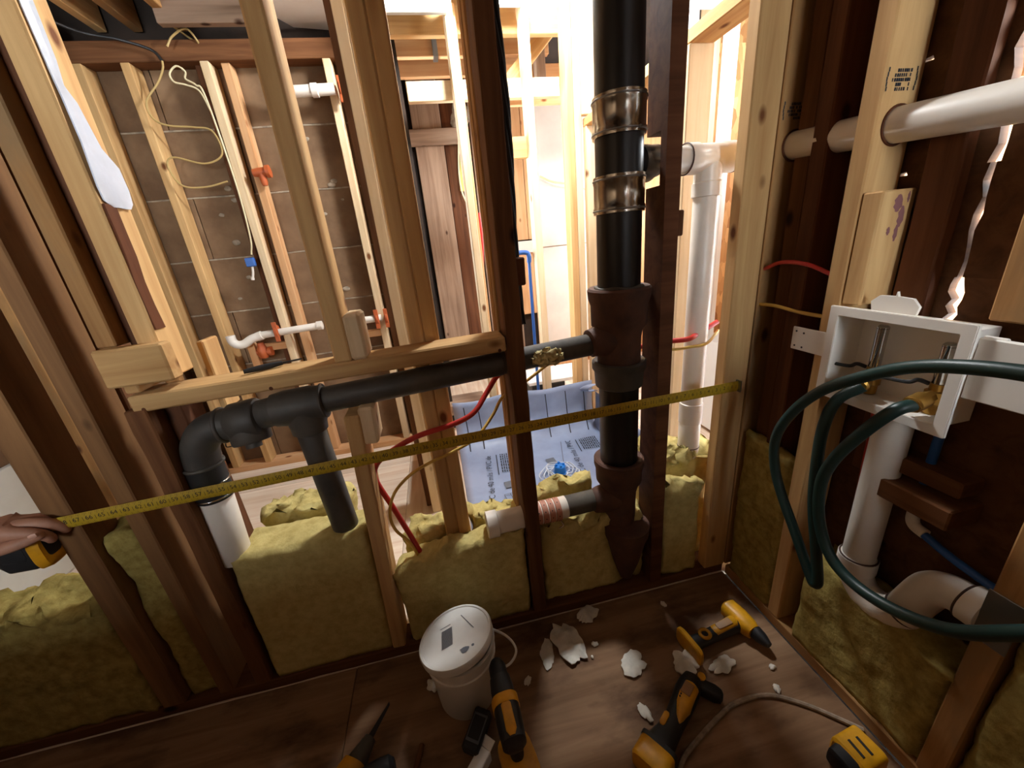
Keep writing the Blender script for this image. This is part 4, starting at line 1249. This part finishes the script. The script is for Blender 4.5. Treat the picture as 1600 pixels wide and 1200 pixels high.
# tub in the bright corner room
tu = thing('bathtub', 'white bathtub end in the bright corner room behind the vent pipe', 'bathtub', (1.75, 1.85, 0.0))
bm = bmesh.new()
bmesh.ops.create_cube(bm, size=1)
bmesh.ops.scale(bm, vec=(0.62, 0.40, 0.56), verts=bm.verts[:])
bmesh.ops.translate(bm, vec=(1.78, 1.80, 0.30), verts=bm.verts[:])
top = max(bm.faces, key=lambda f: f.calc_center_median().z)
r = bmesh.ops.inset_individual(bm, faces=[top], thickness=0.05)
bmesh.ops.translate(bm, vec=(0, 0, -0.35), verts=top.verts[:])
bmesh.ops.bevel(bm, geom=bm.edges[:], offset=0.015, segments=3, affect='EDGES')
finish('tub_shell', bm, 'tub_white', tu, smooth=True)
board('tub_foot', (1.50, 2.06), (1.62, 1.98), (0.0, 0.03), 'pine_aged', tu)

# ---- caged work lamp hanging from the ceiling above the shower
LX, LY, LZ = 0.48, 1.74, 2.33
wlmp = thing('work_lamp', 'round globe work lamp hanging from the ceiling joists above the shower', 'lamp', (LX, LY, LZ))
lathe('socket', (LX, LY, LZ + 0.05), (0, 0, 1), [(0, 0.018), (0.05, 0.018), (0.055, 0.012), (0.07, 0.006)], 'tool_black', wlmp, 16)
MATS['bulb'] = (lambda n: (n.b.inputs['Emission Color'].__setattr__('default_value', (0.95, 0.98, 1.0, 1)), n.b.inputs['Emission Strength'].__setattr__('default_value', 235.0), n.m)[2])(N('bulb'))
bulb = lathe('globe', (LX, LY, LZ - 0.125), (0, 0, 1), [(0.0, 0.01), (0.004, 0.03), (0.02, 0.062), (0.05, 0.088), (0.095, 0.097), (0.14, 0.086), (0.17, 0.058), (0.182, 0.02)], 'bulb', wlmp, 28)
ring('globe_collar', (LX, LY, LZ + 0.056), (0, 0, 1), 0.022, 0.004, 'steel_dull', wlmp)
tube('cord', [(LX, LY, LZ + 0.11), (LX, LY, 2.45)], 0.004, 'cable_black', wlmp, 8, straight=True)
# ================================================================== BACK WALL PIPING AND WIRES
pl = thing('shower_piping', 'white pipe run with orange brackets low on the back wall studs', 'water pipe', (-0.9, 2.37, 0.8))
pipe('pipe', (-0.985, 2.375, 0.835), (-0.66, 2.375, 0.848), 0.02, 'pvc', pl, 16)
pipe('pipe', (-0.46, 2.375, 0.845), (-0.33, 2.375, 0.848), 0.02, 'pvc', pl, 16)
lathe('socket', (-0.985, 2.375, 0.835), (-1, 0, -0.25), [(0, 0.02), (0.002, 0.025), (0.03, 0.025), (0.032, 0.02)], 'pvc', pl, 16)
tube('elbow', [(-0.99, 2.375, 0.834), (-1.04, 2.37, 0.822), (-1.085, 2.365, 0.80), (-1.115, 2.36, 0.80), (-1.137, 2.36, 0.82), (-1.14, 2.36, 0.855)], 0.023, 'pvc', pl, 16)
lathe('socket', (-0.66, 2.375, 0.848), (-1, 0, 0), [(0, 0.02), (0.002, 0.025), (0.03, 0.025), (0.032, 0.02)], 'pvc', pl, 16)
lathe('socket', (-0.44, 2.375, 0.8455), (-1, 0, 0), [(0, 0.02), (0.002, 0.025), (0.03, 0.025), (0.032, 0.02)], 'pvc', pl, 16)
for x in (-0.905, -0.355, -0.30):
    b = lathe('pipe_bracket', (x - 0.006, 2.375, 0.845), (1, 0, 0), [(0, 0.03), (0.002, 0.036), (0.012, 0.036), (0.014, 0.028)], 'fit_orange', pl, 10)
    board('bracket_wing', (x - 0.012, x + 0.012), (2.35, 2.36), (0.79, 0.90), 'fit_orange', b, bev=0.002)
pu = thing('shower_piping', 'white pipe run with orange brackets high on the back wall studs', 'water pipe', (-0.45, 2.37, 1.97))
pipe('pipe', (-0.60, 2.375, 1.965), (-0.32, 2.375, 1.972), 0.025, 'pvc', pu, 16)
lathe('socket', (-0.43, 2.375, 1.969), (1, 0, 0), [(0, 0.025), (0.002, 0.030), (0.03, 0.030), (0.032, 0.025)], 'pvc', pu, 16)
for x in (-0.59, -0.29):
    b = lathe('pipe_bracket', (x - 0.006, 2.375, 1.969), (1, 0, 0), [(0, 0.03), (0.002, 0.038), (0.012, 0.038), (0.014, 0.03)], 'fit_orange', pu, 10)
    board('bracket_wing', (x - 0.012, x + 0.012), (2.35, 2.36), (1.91, 2.02), 'fit_orange', b, bev=0.002)
ot = thing('valve_body', 'orange brass valve body below the white elbow on the back wall', 'valve', (-1.02, 2.38, 0.7))
lathe('body', (-1.02, 2.40, 0.70), (0, 0, 1), [(0, 0.02), (0.02, 0.03), (0.05, 0.03), (0.07, 0.02), (0.09, 0.018)], 'fit_orange', ot, 12)
lathe('side_port', (-1.05, 2.40, 0.735), (1, 0, 0), [(0, 0.02), (0.06, 0.02), (0.062, 0.026), (0.08, 0.026)], 'fit_orange', ot, 12)
G_C = 'thin cables on the back wall'
tag(tube('cable', [(-1.031, 2.38, 2.10), (-1.04, 2.38, 2.07), (-1.078, 2.38, 2.02), (-1.148, 2.375, 1.947), (-1.146, 2.375, 1.884), (-1.098, 2.38, 1.854), (-0.998, 2.39, 1.845), (-0.922, 2.39, 1.825), (-0.91, 2.39, 1.729), (-0.995, 2.38, 1.69), (-1.123, 2.38, 1.724), (-1.157, 2.38, 1.682), (-1.124, 2.38, 1.602), (-1.029, 2.385, 1.59), (-0.924, 2.39, 1.609)], 0.0042, 'nm_dull', None, 8), 'thin yellow cable snaking down between two back wall studs', 'cable', G_C)
tag(tube('cable', [(-0.90, 2.39, 1.90), (-0.922, 2.39, 1.985), (-0.968, 2.385, 2.01), (-1.011, 2.38, 2.021), (-1.018, 2.38, 2.053), (-0.982, 2.38, 2.08), (-0.955, 2.385, 2.06), (-0.965, 2.39, 2.035), (-0.93, 2.39, 2.01), (-0.905, 2.39, 1.96), (-0.89, 2.392, 1.6), (-0.90, 2.392, 1.35), (-0.92, 2.392, 1.26)], 0.004, 'nm_cream', None, 8), 'pale cable coiled under the top plate and dropping to the switch', 'cable', G_C)
tag(tube('cable', [(-0.95, 2.40, 2.23), (-0.91, 2.42, 2.20), (-0.87, 2.40, 2.17), (-0.89, 2.37, 2.21), (-0.95, 2.36, 2.18), (-0.98, 2.35, 2.14)], 0.0042, 'nm_dull', None, 8), 'short yellow cable looped against the ceiling joist', 'cable', G_C)
tag(tube('cable', [(-1.40, 1.6, 2.2), (-1.38, 2.1, 2.21), (-1.30, 2.32, 2.19), (-1.16, 2.36, 2.17), (-1.06, 2.38, 2.14), (-1.031, 2.38, 2.10)], 0.006, 'cable_black', None, 8), 'dark cable sagging below the corner of the ceiling', 'cable', G_C)
sw = thing('wire_connector', 'small blue wire connector hanging on the back wall', 'connector', (-0.93, 2.38, 1.2))
board('connector_body', (-0.955, -0.91), (2.37, 2.395), (1.20, 1.245), 'pex_blue', sw, bev=0.004)
tube('connector_tail', [(-0.93, 2.38, 1.20), (-0.935, 2.38, 1.17), (-0.945, 2.38, 1.14)], 0.006, 'pvc', sw, 8)
lathe('connector_cap', (-0.945, 2.38, 1.145), (-0.2, 0, -1), [(0, 0.009), (0.012, 0.009), (0.014, 0.004)], 'pvc', sw, 8)
oc = thing('outlet_fitting', 'orange pipe fitting on the old back wall stud', 'fitting', (-0.76, 2.4, 1.62))
lathe('fitting_body', (-0.80, 2.40, 1.64), (1, 0, 0.05), [(0, 0.018), (0.03, 0.022), (0.06, 0.022), (0.064, 0.03), (0.08, 0.03)], 'fit_orange', oc, 10)
lathe('fitting_neck', (-0.76, 2.40, 1.64), (0, 0, -1), [(0, 0.02), (0.05, 0.016), (0.06, 0.012)], 'fit_orange', oc, 10)
tag(board('marker_tag', (-0.245, -0.215), (2.395, 2.409), (1.39, 1.50), 'pex_blue', None, bev=0.003), 'dark blue tag on the stud beside the doubled pale stud', 'tag')
lvl = thing('screwdriver', 'small black screwdriver lying on the wooden header', 'screwdriver', (-0.42, 0.985, 0.965))
tube('handle', [(-0.46, 0.955, 0.969), (-0.42, 0.972, 0.970), (-0.385, 0.985, 0.971)], [0.005 + 0.002 * math.sin(k / 16 * PI) for k in range(17)], 'tool_black', lvl, 10)
tube('shaft', [(-0.385, 0.985, 0.971), (-0.36, 0.995, 0.971), (-0.345, 1.0, 0.971)], 0.0022, 'tool_black', lvl, 8)

# ================================================================== BUCKET
bk = thing('bucket', 'white plastic bucket with a tilted printed lid on the floor', 'bucket', (-0.085, 0.765, 0.0))
lathe('body', (-0.085, 0.768, 0.0), (0, 0, 1), [(0, 0.078), (0.004, 0.081), (0.15, 0.089), (0.152, 0.094), (0.16, 0.094), (0.162, 0.0905), (0.19, 0.092), (0.192, 0.0965), (0.20, 0.0965), (0.201, 0.090), (0.13, 0.084), (0.05, 0.078)], 'bucket_white', bk, 48)
LM = Matrix.Translation((-0.09, 0.762, 0.222)) @ Matrix.Rotation(math.radians(-8), 4, 'X') @ Matrix.Rotation(math.radians(-9), 4, 'Y')
lid = lathe('lid', (0, 0, 0), (0, 0, 1), [(0, 0.088), (-0.012, 0.097), (-0.014, 0.0995), (0.002, 0.1005), (0.006, 0.098), (0.006, 0.093), (0.003, 0.091), (0.003, 0.02)], 'bucket_white', bk, 48)
place(lid, LM, bk)
bm = bmesh.new()
for k in range(14):
    u = -0.03 + k * 0.0042
    quad(bm, (-0.038, u, 0.0042), (-0.008, u + 0.006, 0.0042), (-0.008, u + 0.0085, 0.0042), (-0.038, u + 0.0025, 0.0042))
quad(bm, (0.018, 0.06, 0.0042), (0.020, 0.061, 0.0042), (0.052, 0.002, 0.0042), (0.050, 0.001, 0.0042))
quad(bm, (-0.042, 0.036, 0.0042), (-0.012, 0.042, 0.0042), (-0.012, 0.044, 0.0042), (-0.042, 0.038, 0.0042))
bm.faces.new([bm.verts.new((0.022 + 0.012 * math.cos(a * PI / 5) * (1 + 0.3 * math.sin(a * 2)), -0.055 + 0.009 * math.sin(a * PI / 5), 0.0042)) for a in range(10)])
bm.faces.new([bm.verts.new((0.044 + 0.004 * math.cos(a * PI / 5), -0.050 + 0.004 * math.sin(a * PI / 5), 0.0042)) for a in range(10)])
pt = finish_flat('lid_print', bm, 'ink_grey', lid)
place(pt, LM, lid)
tube('handle', [(0.0, 0.80, 0.175), (0.045, 0.765, 0.168), (0.062, 0.728, 0.160), (0.04, 0.70, 0.156), (0.0, 0.69, 0.160), (-0.02, 0.69, 0.166)], 0.0032, 'bucket_white', bk, 8)

# ================================================================== TOOLS ON THE FLOOR
def fit(o, M, par):
    place(o, M, par)
# oscillating tool in the light
m1 = thing('oscillating_tool', 'yellow and black oscillating multi tool lying on the lit patch of floor', 'power tool', (0.42, 0.55, 0.0))
d = Vector((-0.205, -0.135, 0)).normalized()
o0 = Vector((0.525, 0.612, 0.034))
loft('body', o0, d, None, [(0, 0.012, 0.014, 0, 0), (0.01, 0.024, 0.026, 0, 0), (0.03, 0.028, 0.030, 0, 0), (0.06, 0.029, 0.033, 0, 0), (0.09, 0.027, 0.030, 0.002, 0), (0.13, 0.024, 0.027, 0.003, -0.002), (0.17, 0.026, 0.028, 0.002, -0.002), (0.20, 0.032, 0.031, 0, -0.001), (0.215, 0.034, 0.031, 0, -0.001)], 'tool_black', m1, 24, 2.6)
pn = loft('yellow_panel', o0 + Vector((0, 0, 0.006)), d, None, [(0.035, 0.012, 0.024, 0.006, 0), (0.04, 0.020, 0.027, 0.006, 0.001), (0.075, 0.021, 0.0285, 0.006, 0.001), (0.10, 0.020, 0.0265, 0.008, 0), (0.125, 0.012, 0.023, 0.012, 0), (0.15, 0.004, 0.016, 0.016, -0.002)], 'tool_yellow', m1, 20, 3)
loft('label_plate', o0 + Vector((0, 0, 0.0345)), d, None, [(0.044, 0.010, 0.0012, 0.004, 0), (0.046, 0.012, 0.0022, 0.004, 0), (0.076, 0.012, 0.0024, 0.004, 0), (0.078, 0.010, 0.0012, 0.004, 0)], 'tool_label', pn, 12, 5)
for k in range(3):
    lathe('indicator_dot', o0 + d * 0.085 + Vector((0.006 * k - 0.006, 0.004 * k, 0.033)), (0, 0, 1), [(0, 0.0022), (0.002, 0.002)], 'tool_black', pn, 8)
loft('slide_switch', o0 + Vector((0, 0, 0.026)), d, None, [(0.14, 0.004, 0.002, -0.012, 0), (0.145, 0.007, 0.004, -0.012, 0), (0.17, 0.007, 0.004, -0.012, 0), (0.175, 0.004, 0.002, -0.012, 0)], 'tool_yellow', m1, 12, 4)
loft('battery', o0 + Vector((0, 0, -0.002)), d, None, [(0.214, 0.036, 0.028, 0, 0), (0.219, 0.041, 0.031, 0, 0), (0.262, 0.042, 0.031, 0, 0), (0.267, 0.038, 0.027, 0, 0)], 'tool_yellow', m1, 24, 5)
loft('battery_rail', o0 + Vector((0, 0, 0.0)), d, None, [(0.206, 0.040, 0.025, 0, 0), (0.208, 0.043, 0.029, 0, 0), (0.218, 0.043, 0.029, 0, 0), (0.220, 0.040, 0.025, 0, 0)], 'tool_black', m1, 24, 5)
loft('tool_head', Vector((0.515, 0.60, 0.03)), (0.75, -0.65, 0), None, [(0, 0.018, 0.02, 0, 0), (0.02, 0.017, 0.020, 0, 0), (0.05, 0.018, 0.020, 0, -0.003), (0.065, 0.014, 0.016, 0, -0.004), (0.07, 0.006, 0.008, 0, -0.004)], 'tool_black', m1, 18, 3)
lathe('blade_clamp', (0.535, 0.60, 0.05), (0.2, -0.2, 1), [(0, 0.010), (0.006, 0.010), (0.008, 0.006)], 'tool_yellow', m1, 14)

# impact driver lying by the corner
m2 = thing('impact_driver', 'yellow and black impact driver lying near the right hand corner', 'power tool', (0.67, 0.72, 0.0))
d2 = Vector((0.215, 0.03, 0)).normalized()
o2 = Vector((0.568, 0.694, 0.03))
loft('grip', o2, d2, None, [(0.01, 0.020, 0.021, 0, 0), (0.04, 0.018, 0.019, 0, 0), (0.09, 0.019, 0.020, 0, 0), (0.14, 0.022, 0.022, 0, 0), (0.18, 0.024, 0.024, 0, 0)], 'tool_black', m2, 20, 2.4)
loft('foot_plate', o2, d2, None, [(-0.008, 0.044, 0.026, 0, 0), (-0.005, 0.049, 0.029, 0, 0), (0.004, 0.049, 0.029, 0, 0), (0.008, 0.043, 0.026, 0, 0)], 'tool_yellow', m2, 20, 5)
loft('motor_housing', o2 + d2 * 0.195 + Vector((-0.008, 0.055, 0.004)), (0.15, -1, 0), None, [(0, 0.018, 0.018, 0, 0), (0.008, 0.027, 0.028, 0, 0), (0.05, 0.029, 0.030, 0, 0), (0.085, 0.026, 0.027, 0, 0), (0.10, 0.020, 0.021, 0, 0)], 'tool_yellow', m2, 24, 2.6)
loft('nose_cone', o2 + d2 * 0.20 + Vector((0.007, -0.045, 0.004)), (0.15, -1, 0), None, [(0, 0.020, 0.021, 0, 0), (0.02, 0.018, 0.018, 0, 0), (0.035, 0.013, 0.013, 0, 0), (0.045, 0.009, 0.009, 0, 0)], 'tool_black', m2, 20, 2)
pn2 = loft('yellow_panel', o2 + Vector((0, 0, 0.004)), d2, None, [(0.085, 0.010, 0.017, 0, 0), (0.09, 0.016, 0.0195, 0, 0), (0.165, 0.018, 0.0225, 0, 0.001), (0.172, 0.012, 0.02, 0, 0)], 'tool_yellow', m2, 16, 3)
loft('label_plate', o2 + Vector((0, 0, 0.025)), d2, None, [(0.10, 0.007, 0.001, 0, 0), (0.102, 0.010, 0.002, 0, 0), (0.15, 0.011, 0.003, 0, 0), (0.152, 0.008, 0.001, 0, 0)], 'tool_label', pn2, 12, 5)
ring('trigger_guard', o2 + d2 * 0.055 + Vector((0, 0, 0.020)), (0, 0, 1), 0.014, 0.005, 'tool_yellow', m2, 20, 8)

# drill in front of the bucket
m3 = thing('drill', 'yellow and black cordless drill standing in front of the bucket', 'power tool', (0.0, 0.6, 0.0))
o3 = Vector((0.018, 0.585, 0.06))
d3 = Vector((0.01, -0.02, 1)).normalized()
u3 = Vector((0.09, 0.92, 0.2)).normalized()
def loft_up(name, o, ax, side, secs, mat, par, seg=20, pw=3):
    ax = Vector(ax).normalized()
    ey = (Vector(side) - ax * Vector(side).dot(ax)).normalized()
    ez = ax.cross(ey)
    bm = bmesh.new()
    R = []
    for s, hw, hh in secs:
        R.append([bm.verts.new(Vector(o) + ax * s + ey * (math.copysign(abs(math.cos(t)) ** (2 / pw), math.cos(t)) * hw) + ez * (math.copysign(abs(math.sin(t)) ** (2 / pw), math.sin(t)) * hh)) for t in [2 * PI * k / seg for k in range(seg)]])
    for a, b in zip(R[:-1], R[1:]):
        for k in range(seg):
            bm.faces.new((a[k], a[(k + 1) % seg], b[(k + 1) % seg], b[k]))
    bm.faces.new(R[0])
    bm.faces.new(R[-1])
    return finish(name, bm, mat, par, smooth=True)
loft_up('battery', (0.02, 0.545, 0.0), (0, 0, 1), (1, 0.2, 0), [(0, 0.036, 0.052), (0.004, 0.040, 0.056), (0.045, 0.040, 0.056), (0.05, 0.037, 0.052)], 'tool_black', m3, 24, 5)
loft_up('battery_shoe', (0.02, 0.545, 0.05), (0, 0, 1), (1, 0.2, 0), [(0, 0.039, 0.055), (0.003, 0.042, 0.058), (0.014, 0.040, 0.055), (0.018, 0.030, 0.04)], 'tool_yellow', m3, 24, 4)
loft_up('grip', (0.018, 0.56, 0.062), (-0.06, 0.25, 1), (1, 0, 0), [(0, 0.017, 0.024), (0.03, 0.015, 0.020), (0.07, 0.017, 0.022), (0.10, 0.021, 0.03)], 'tool_black', m3, 20, 2.6)
loft_up('motor_housing', (0.012, 0.56, 0.175), (-0.06, 1, 0.02), (1, 0, 0), [(-0.05, 0.018, 0.02), (-0.042, 0.027, 0.03), (0.0, 0.030, 0.033), (0.04, 0.030, 0.033), (0.05, 0.027, 0.03)], 'tool_black', m3, 24, 2.6)
loft_up('yellow_band', (0.0105, 0.585, 0.1755), (-0.06, 1, 0.02), (1, 0, 0), [(0, 0.0305, 0.0335), (0.002, 0.032, 0.035), (0.02, 0.032, 0.035), (0.022, 0.0305, 0.0335)], 'tool_yellow', m3, 24, 2.6)
loft_up('yellow_spine', (0.013, 0.53, 0.204), (-0.06, 1, 0.02), (1, 0, 0), [(-0.01, 0.006, 0.002), (0, 0.012, 0.005), (0.05, 0.012, 0.005), (0.055, 0.01, 0.003)], 'tool_yellow', m3, 16, 3)
loft_up('gear_case', (0.009, 0.61, 0.176), (-0.06, 1, 0.02), (1, 0, 0), [(0, 0.027, 0.029), (0.02, 0.028, 0.030), (0.045, 0.025, 0.026)], 'tool_black', m3, 24, 2.2)
lathe('chuck', (0.006, 0.655, 0.177), (-0.06, 1, 0.02), [(0, 0.02), (0.004, 0.022), (0.03, 0.022), (0.045, 0.014), (0.05, 0.008)], 'tool_black', m3, 20)
loft_up('trigger', (0.014, 0.597, 0.125), (0, 0.2, 1), (1, 0, 0), [(0, 0.006, 0.006), (0.005, 0.008, 0.010), (0.025, 0.008, 0.010), (0.03, 0.006, 0.006)], 'tool_yellow', m3, 12, 3)
# flat black tool with pale frame beside the drill
m5 = thing('stud_finder', 'small black handheld device with a pale rim beside the drill', 'device', (-0.07, 0.64, 0.0))
bd = beam('case', (-0.095, 0.60, 0.03), (-0.045, 0.675, 0.045), 0.045, 0.03, 'tool_black', m5, bev=0.005)
beam('screen_rim', (-0.086, 0.613, 0.0475), (-0.054, 0.662, 0.057), 0.036, 0.004, 'ink_grey', m5, bev=0.001)
beam('screen', (-0.083, 0.618, 0.0505), (-0.057, 0.657, 0.0583), 0.030, 0.003, 'tool_black', m5, bev=0.001)
# reciprocating saw in the dark at the bottom
m4 = thing('reciprocating_saw', 'black and yellow saw with a long thin blade in the dark foreground', 'power tool', (-0.35, 0.66, 0.0))
loft('body', (-0.385, 0.62, 0.036), (0.45, 0.75, 0), None, [(-0.09, 0.026, 0.028, 0, 0), (-0.04, 0.032, 0.034, 0, 0), (0.0, 0.033, 0.034, 0, 0), (0.03, 0.030, 0.031, 0, 0)], 'tool_yellow', m4, 20, 3)
loft('nose', (-0.372, 0.642, 0.036), (0.45, 0.75, 0), None, [(0, 0.026, 0.027, 0, 0), (0.03, 0.020, 0.021, 0, 0), (0.06, 0.014, 0.015, 0, 0)], 'galv_dark', m4, 20, 2.5)
prism('saw_blade', [(0, -0.008), (0.085, -0.003), (0.09, 0.003), (0, 0.008)], 2, -0.001, 0.001, 'tool_black', m4, M=Matrix.Translation((-0.345, 0.69, 0.036)) @ Matrix.Rotation(math.atan2(0.75, 0.45), 4, 'Z'))
loft('handle', (-0.35, 0.60, 0.045), (0.55, 0.1, 0), None, [(0, 0.022, 0.026, 0, 0), (0.04, 0.026, 0.03, 0, 0), (0.07, 0.024, 0.028, 0, 0), (0.08, 0.015, 0.018, 0, 0)], 'tool_black', m4, 18, 2.5)
tag(beam('wood_sliver', (-0.235, 0.60, 0.006), (-0.215, 0.665, 0.006), 0.012, 0.010, 'old_fir'), 'thin dark wood sliver beside the saw in the foreground', 'wood scrap')
cu = thing('caulk_box', 'pale cardboard carton lying left of the drill at the bottom edge', 'carton', (-0.07, 0.57, 0.0))
beam('carton', (-0.13, 0.52, 0.018), (-0.055, 0.60, 0.018), 0.032, 0.034, 'box_plastic', cu, bev=0.002)
beam('flap', (-0.055, 0.60, 0.034), (-0.04, 0.615, 0.04), 0.03, 0.002, 'box_plastic', cu, bev=0.0005)
# battery pack at the lower right
bp = thing('battery_pack', 'yellow and black battery pack lying at the lower right of the floor', 'battery', (0.78, 0.38, 0.0))
loft('case', (0.735, 0.375, 0.03), (0.9, 0.1, 0), None, [(0, 0.032, 0.024, 0, 0), (0.005, 0.037, 0.029, 0, 0), (0.07, 0.037, 0.029, 0, 0), (0.075, 0.032, 0.024, 0, 0)], 'tool_yellow', bp, 20, 5)
loft('terminal_block', (0.71, 0.372, 0.03), (0.9, 0.1, 0), None, [(0, 0.020, 0.02, 0, 0), (0.004, 0.026, 0.025, 0, 0), (0.03, 0.028, 0.026, 0, 0)], 'tool_black', bp, 16, 5)
for k in range(2):
    board('vent_slot', (0.755 + k * 0.022, 0.761 + k * 0.022), (0.36, 0.395), (0.0585, 0.0605), 'tool_black', bp, bev=0.0005)

# ================================================================== SCRAPS AND ROPE
G_F = 'white foam scraps on the floor'
for i, (x, y, sx, sy, h, rz, lb) in enumerate([
        (0.235, 0.815, 0.055, 0.10, 0.035, 0.25, 'largest white foam scrap, long and pointed, by the insulation'),
        (0.325, 0.885, 0.055, 0.038, 0.04, 0.4, 'white foam scrap against the foot of the insulation right of the largest one'),
        (0.160, 0.80, 0.03, 0.06, 0.012, -0.2, 'curved pale foam scrap left of the largest one'),
        (0.395, 0.705, 0.05, 0.045, 0.022, 0.7, 'flat white foam scrap in the middle of the lit floor'),
        (0.535, 0.665, 0.055, 0.05, 0.04, 0.2, 'crumpled white foam scrap touching the head of the oscillating tool'),
        (0.635, 0.635, 0.06, 0.03, 0.02, 0.1, 'white foam scrap between the two yellow power tools'),
        (0.365, 0.585, 0.016, 0.032, 0.02, 0.3, 'small white foam scrap left of the oscillating tool'),
        (0.085, 0.742, 0.02, 0.014, 0.008, 0.9, 'small pale foam scrap right of the bucket'),
        (-0.185, 0.80, 0.022, 0.03, 0.02, 0.9, 'dull foam scrap left of the bucket')]):
    scrap('foam_scrap', (x, y, 0.0005), sx, sy, h, 'foam_white', lb, 'foam scrap', G_F, seed=i + 11, rz=rz)
G_K = 'foam crumbs on the floor'
for i, (x, y, s, lb) in enumerate([(0.312, 0.79, 0.014, 'tiny foam crumb above the middle scrap'), (0.288, 0.755, 0.007, 'tiny round foam crumb right of the largest scrap'), (0.586, 0.856, 0.014, 'foam crumb near the foot of the wall'), (0.76, 0.597, 0.013, 'foam crumb near the right wall, upper of two'), (0.728, 0.548, 0.016, 'foam crumb near the right wall, lower of two')]):
    scrap('foam_crumb', (x, y, 0.0005), s, s * 0.8, 0.012, 'foam_white', lb, 'foam crumb', G_K, seed=i + 31, rz=i)
tag(tube('rope', [(0.36, 0.435, 0.006), (0.40, 0.475, 0.006), (0.478, 0.508, 0.006), (0.54, 0.53, 0.006), (0.60, 0.545, 0.006), (0.69, 0.54, 0.006), (0.76, 0.50, 0.006), (0.81, 0.455, 0.006), (0.845, 0.42, 0.006)], 0.0058, 'rope', None, 8), 'pale rope lying in an arc on the floor at the lower right', 'rope')

# ================================================================== OUTSIDE, SEEN THROUGH THE GAPS
sb_ = thing('shrub', 'sunlit green shrub outside, glimpsed through the gap in the right wall', 'shrub', (1.9, 0.7, 0.0))
for k in range(2):
    bm = bmesh.new()
    bmesh.ops.create_icosphere(bm, subdivisions=4, radius=0.26)
    for v in bm.verts:
        v.co += noise.noise_vector(v.co * 7 + Vector((k * 4, 0, 0))) * 0.12
    finish('foliage', bm, 'leaf', sb_, Matrix.Translation((1.75, 0.15 + k * 0.3, 0.9 + 0.22 * k)), smooth='all')
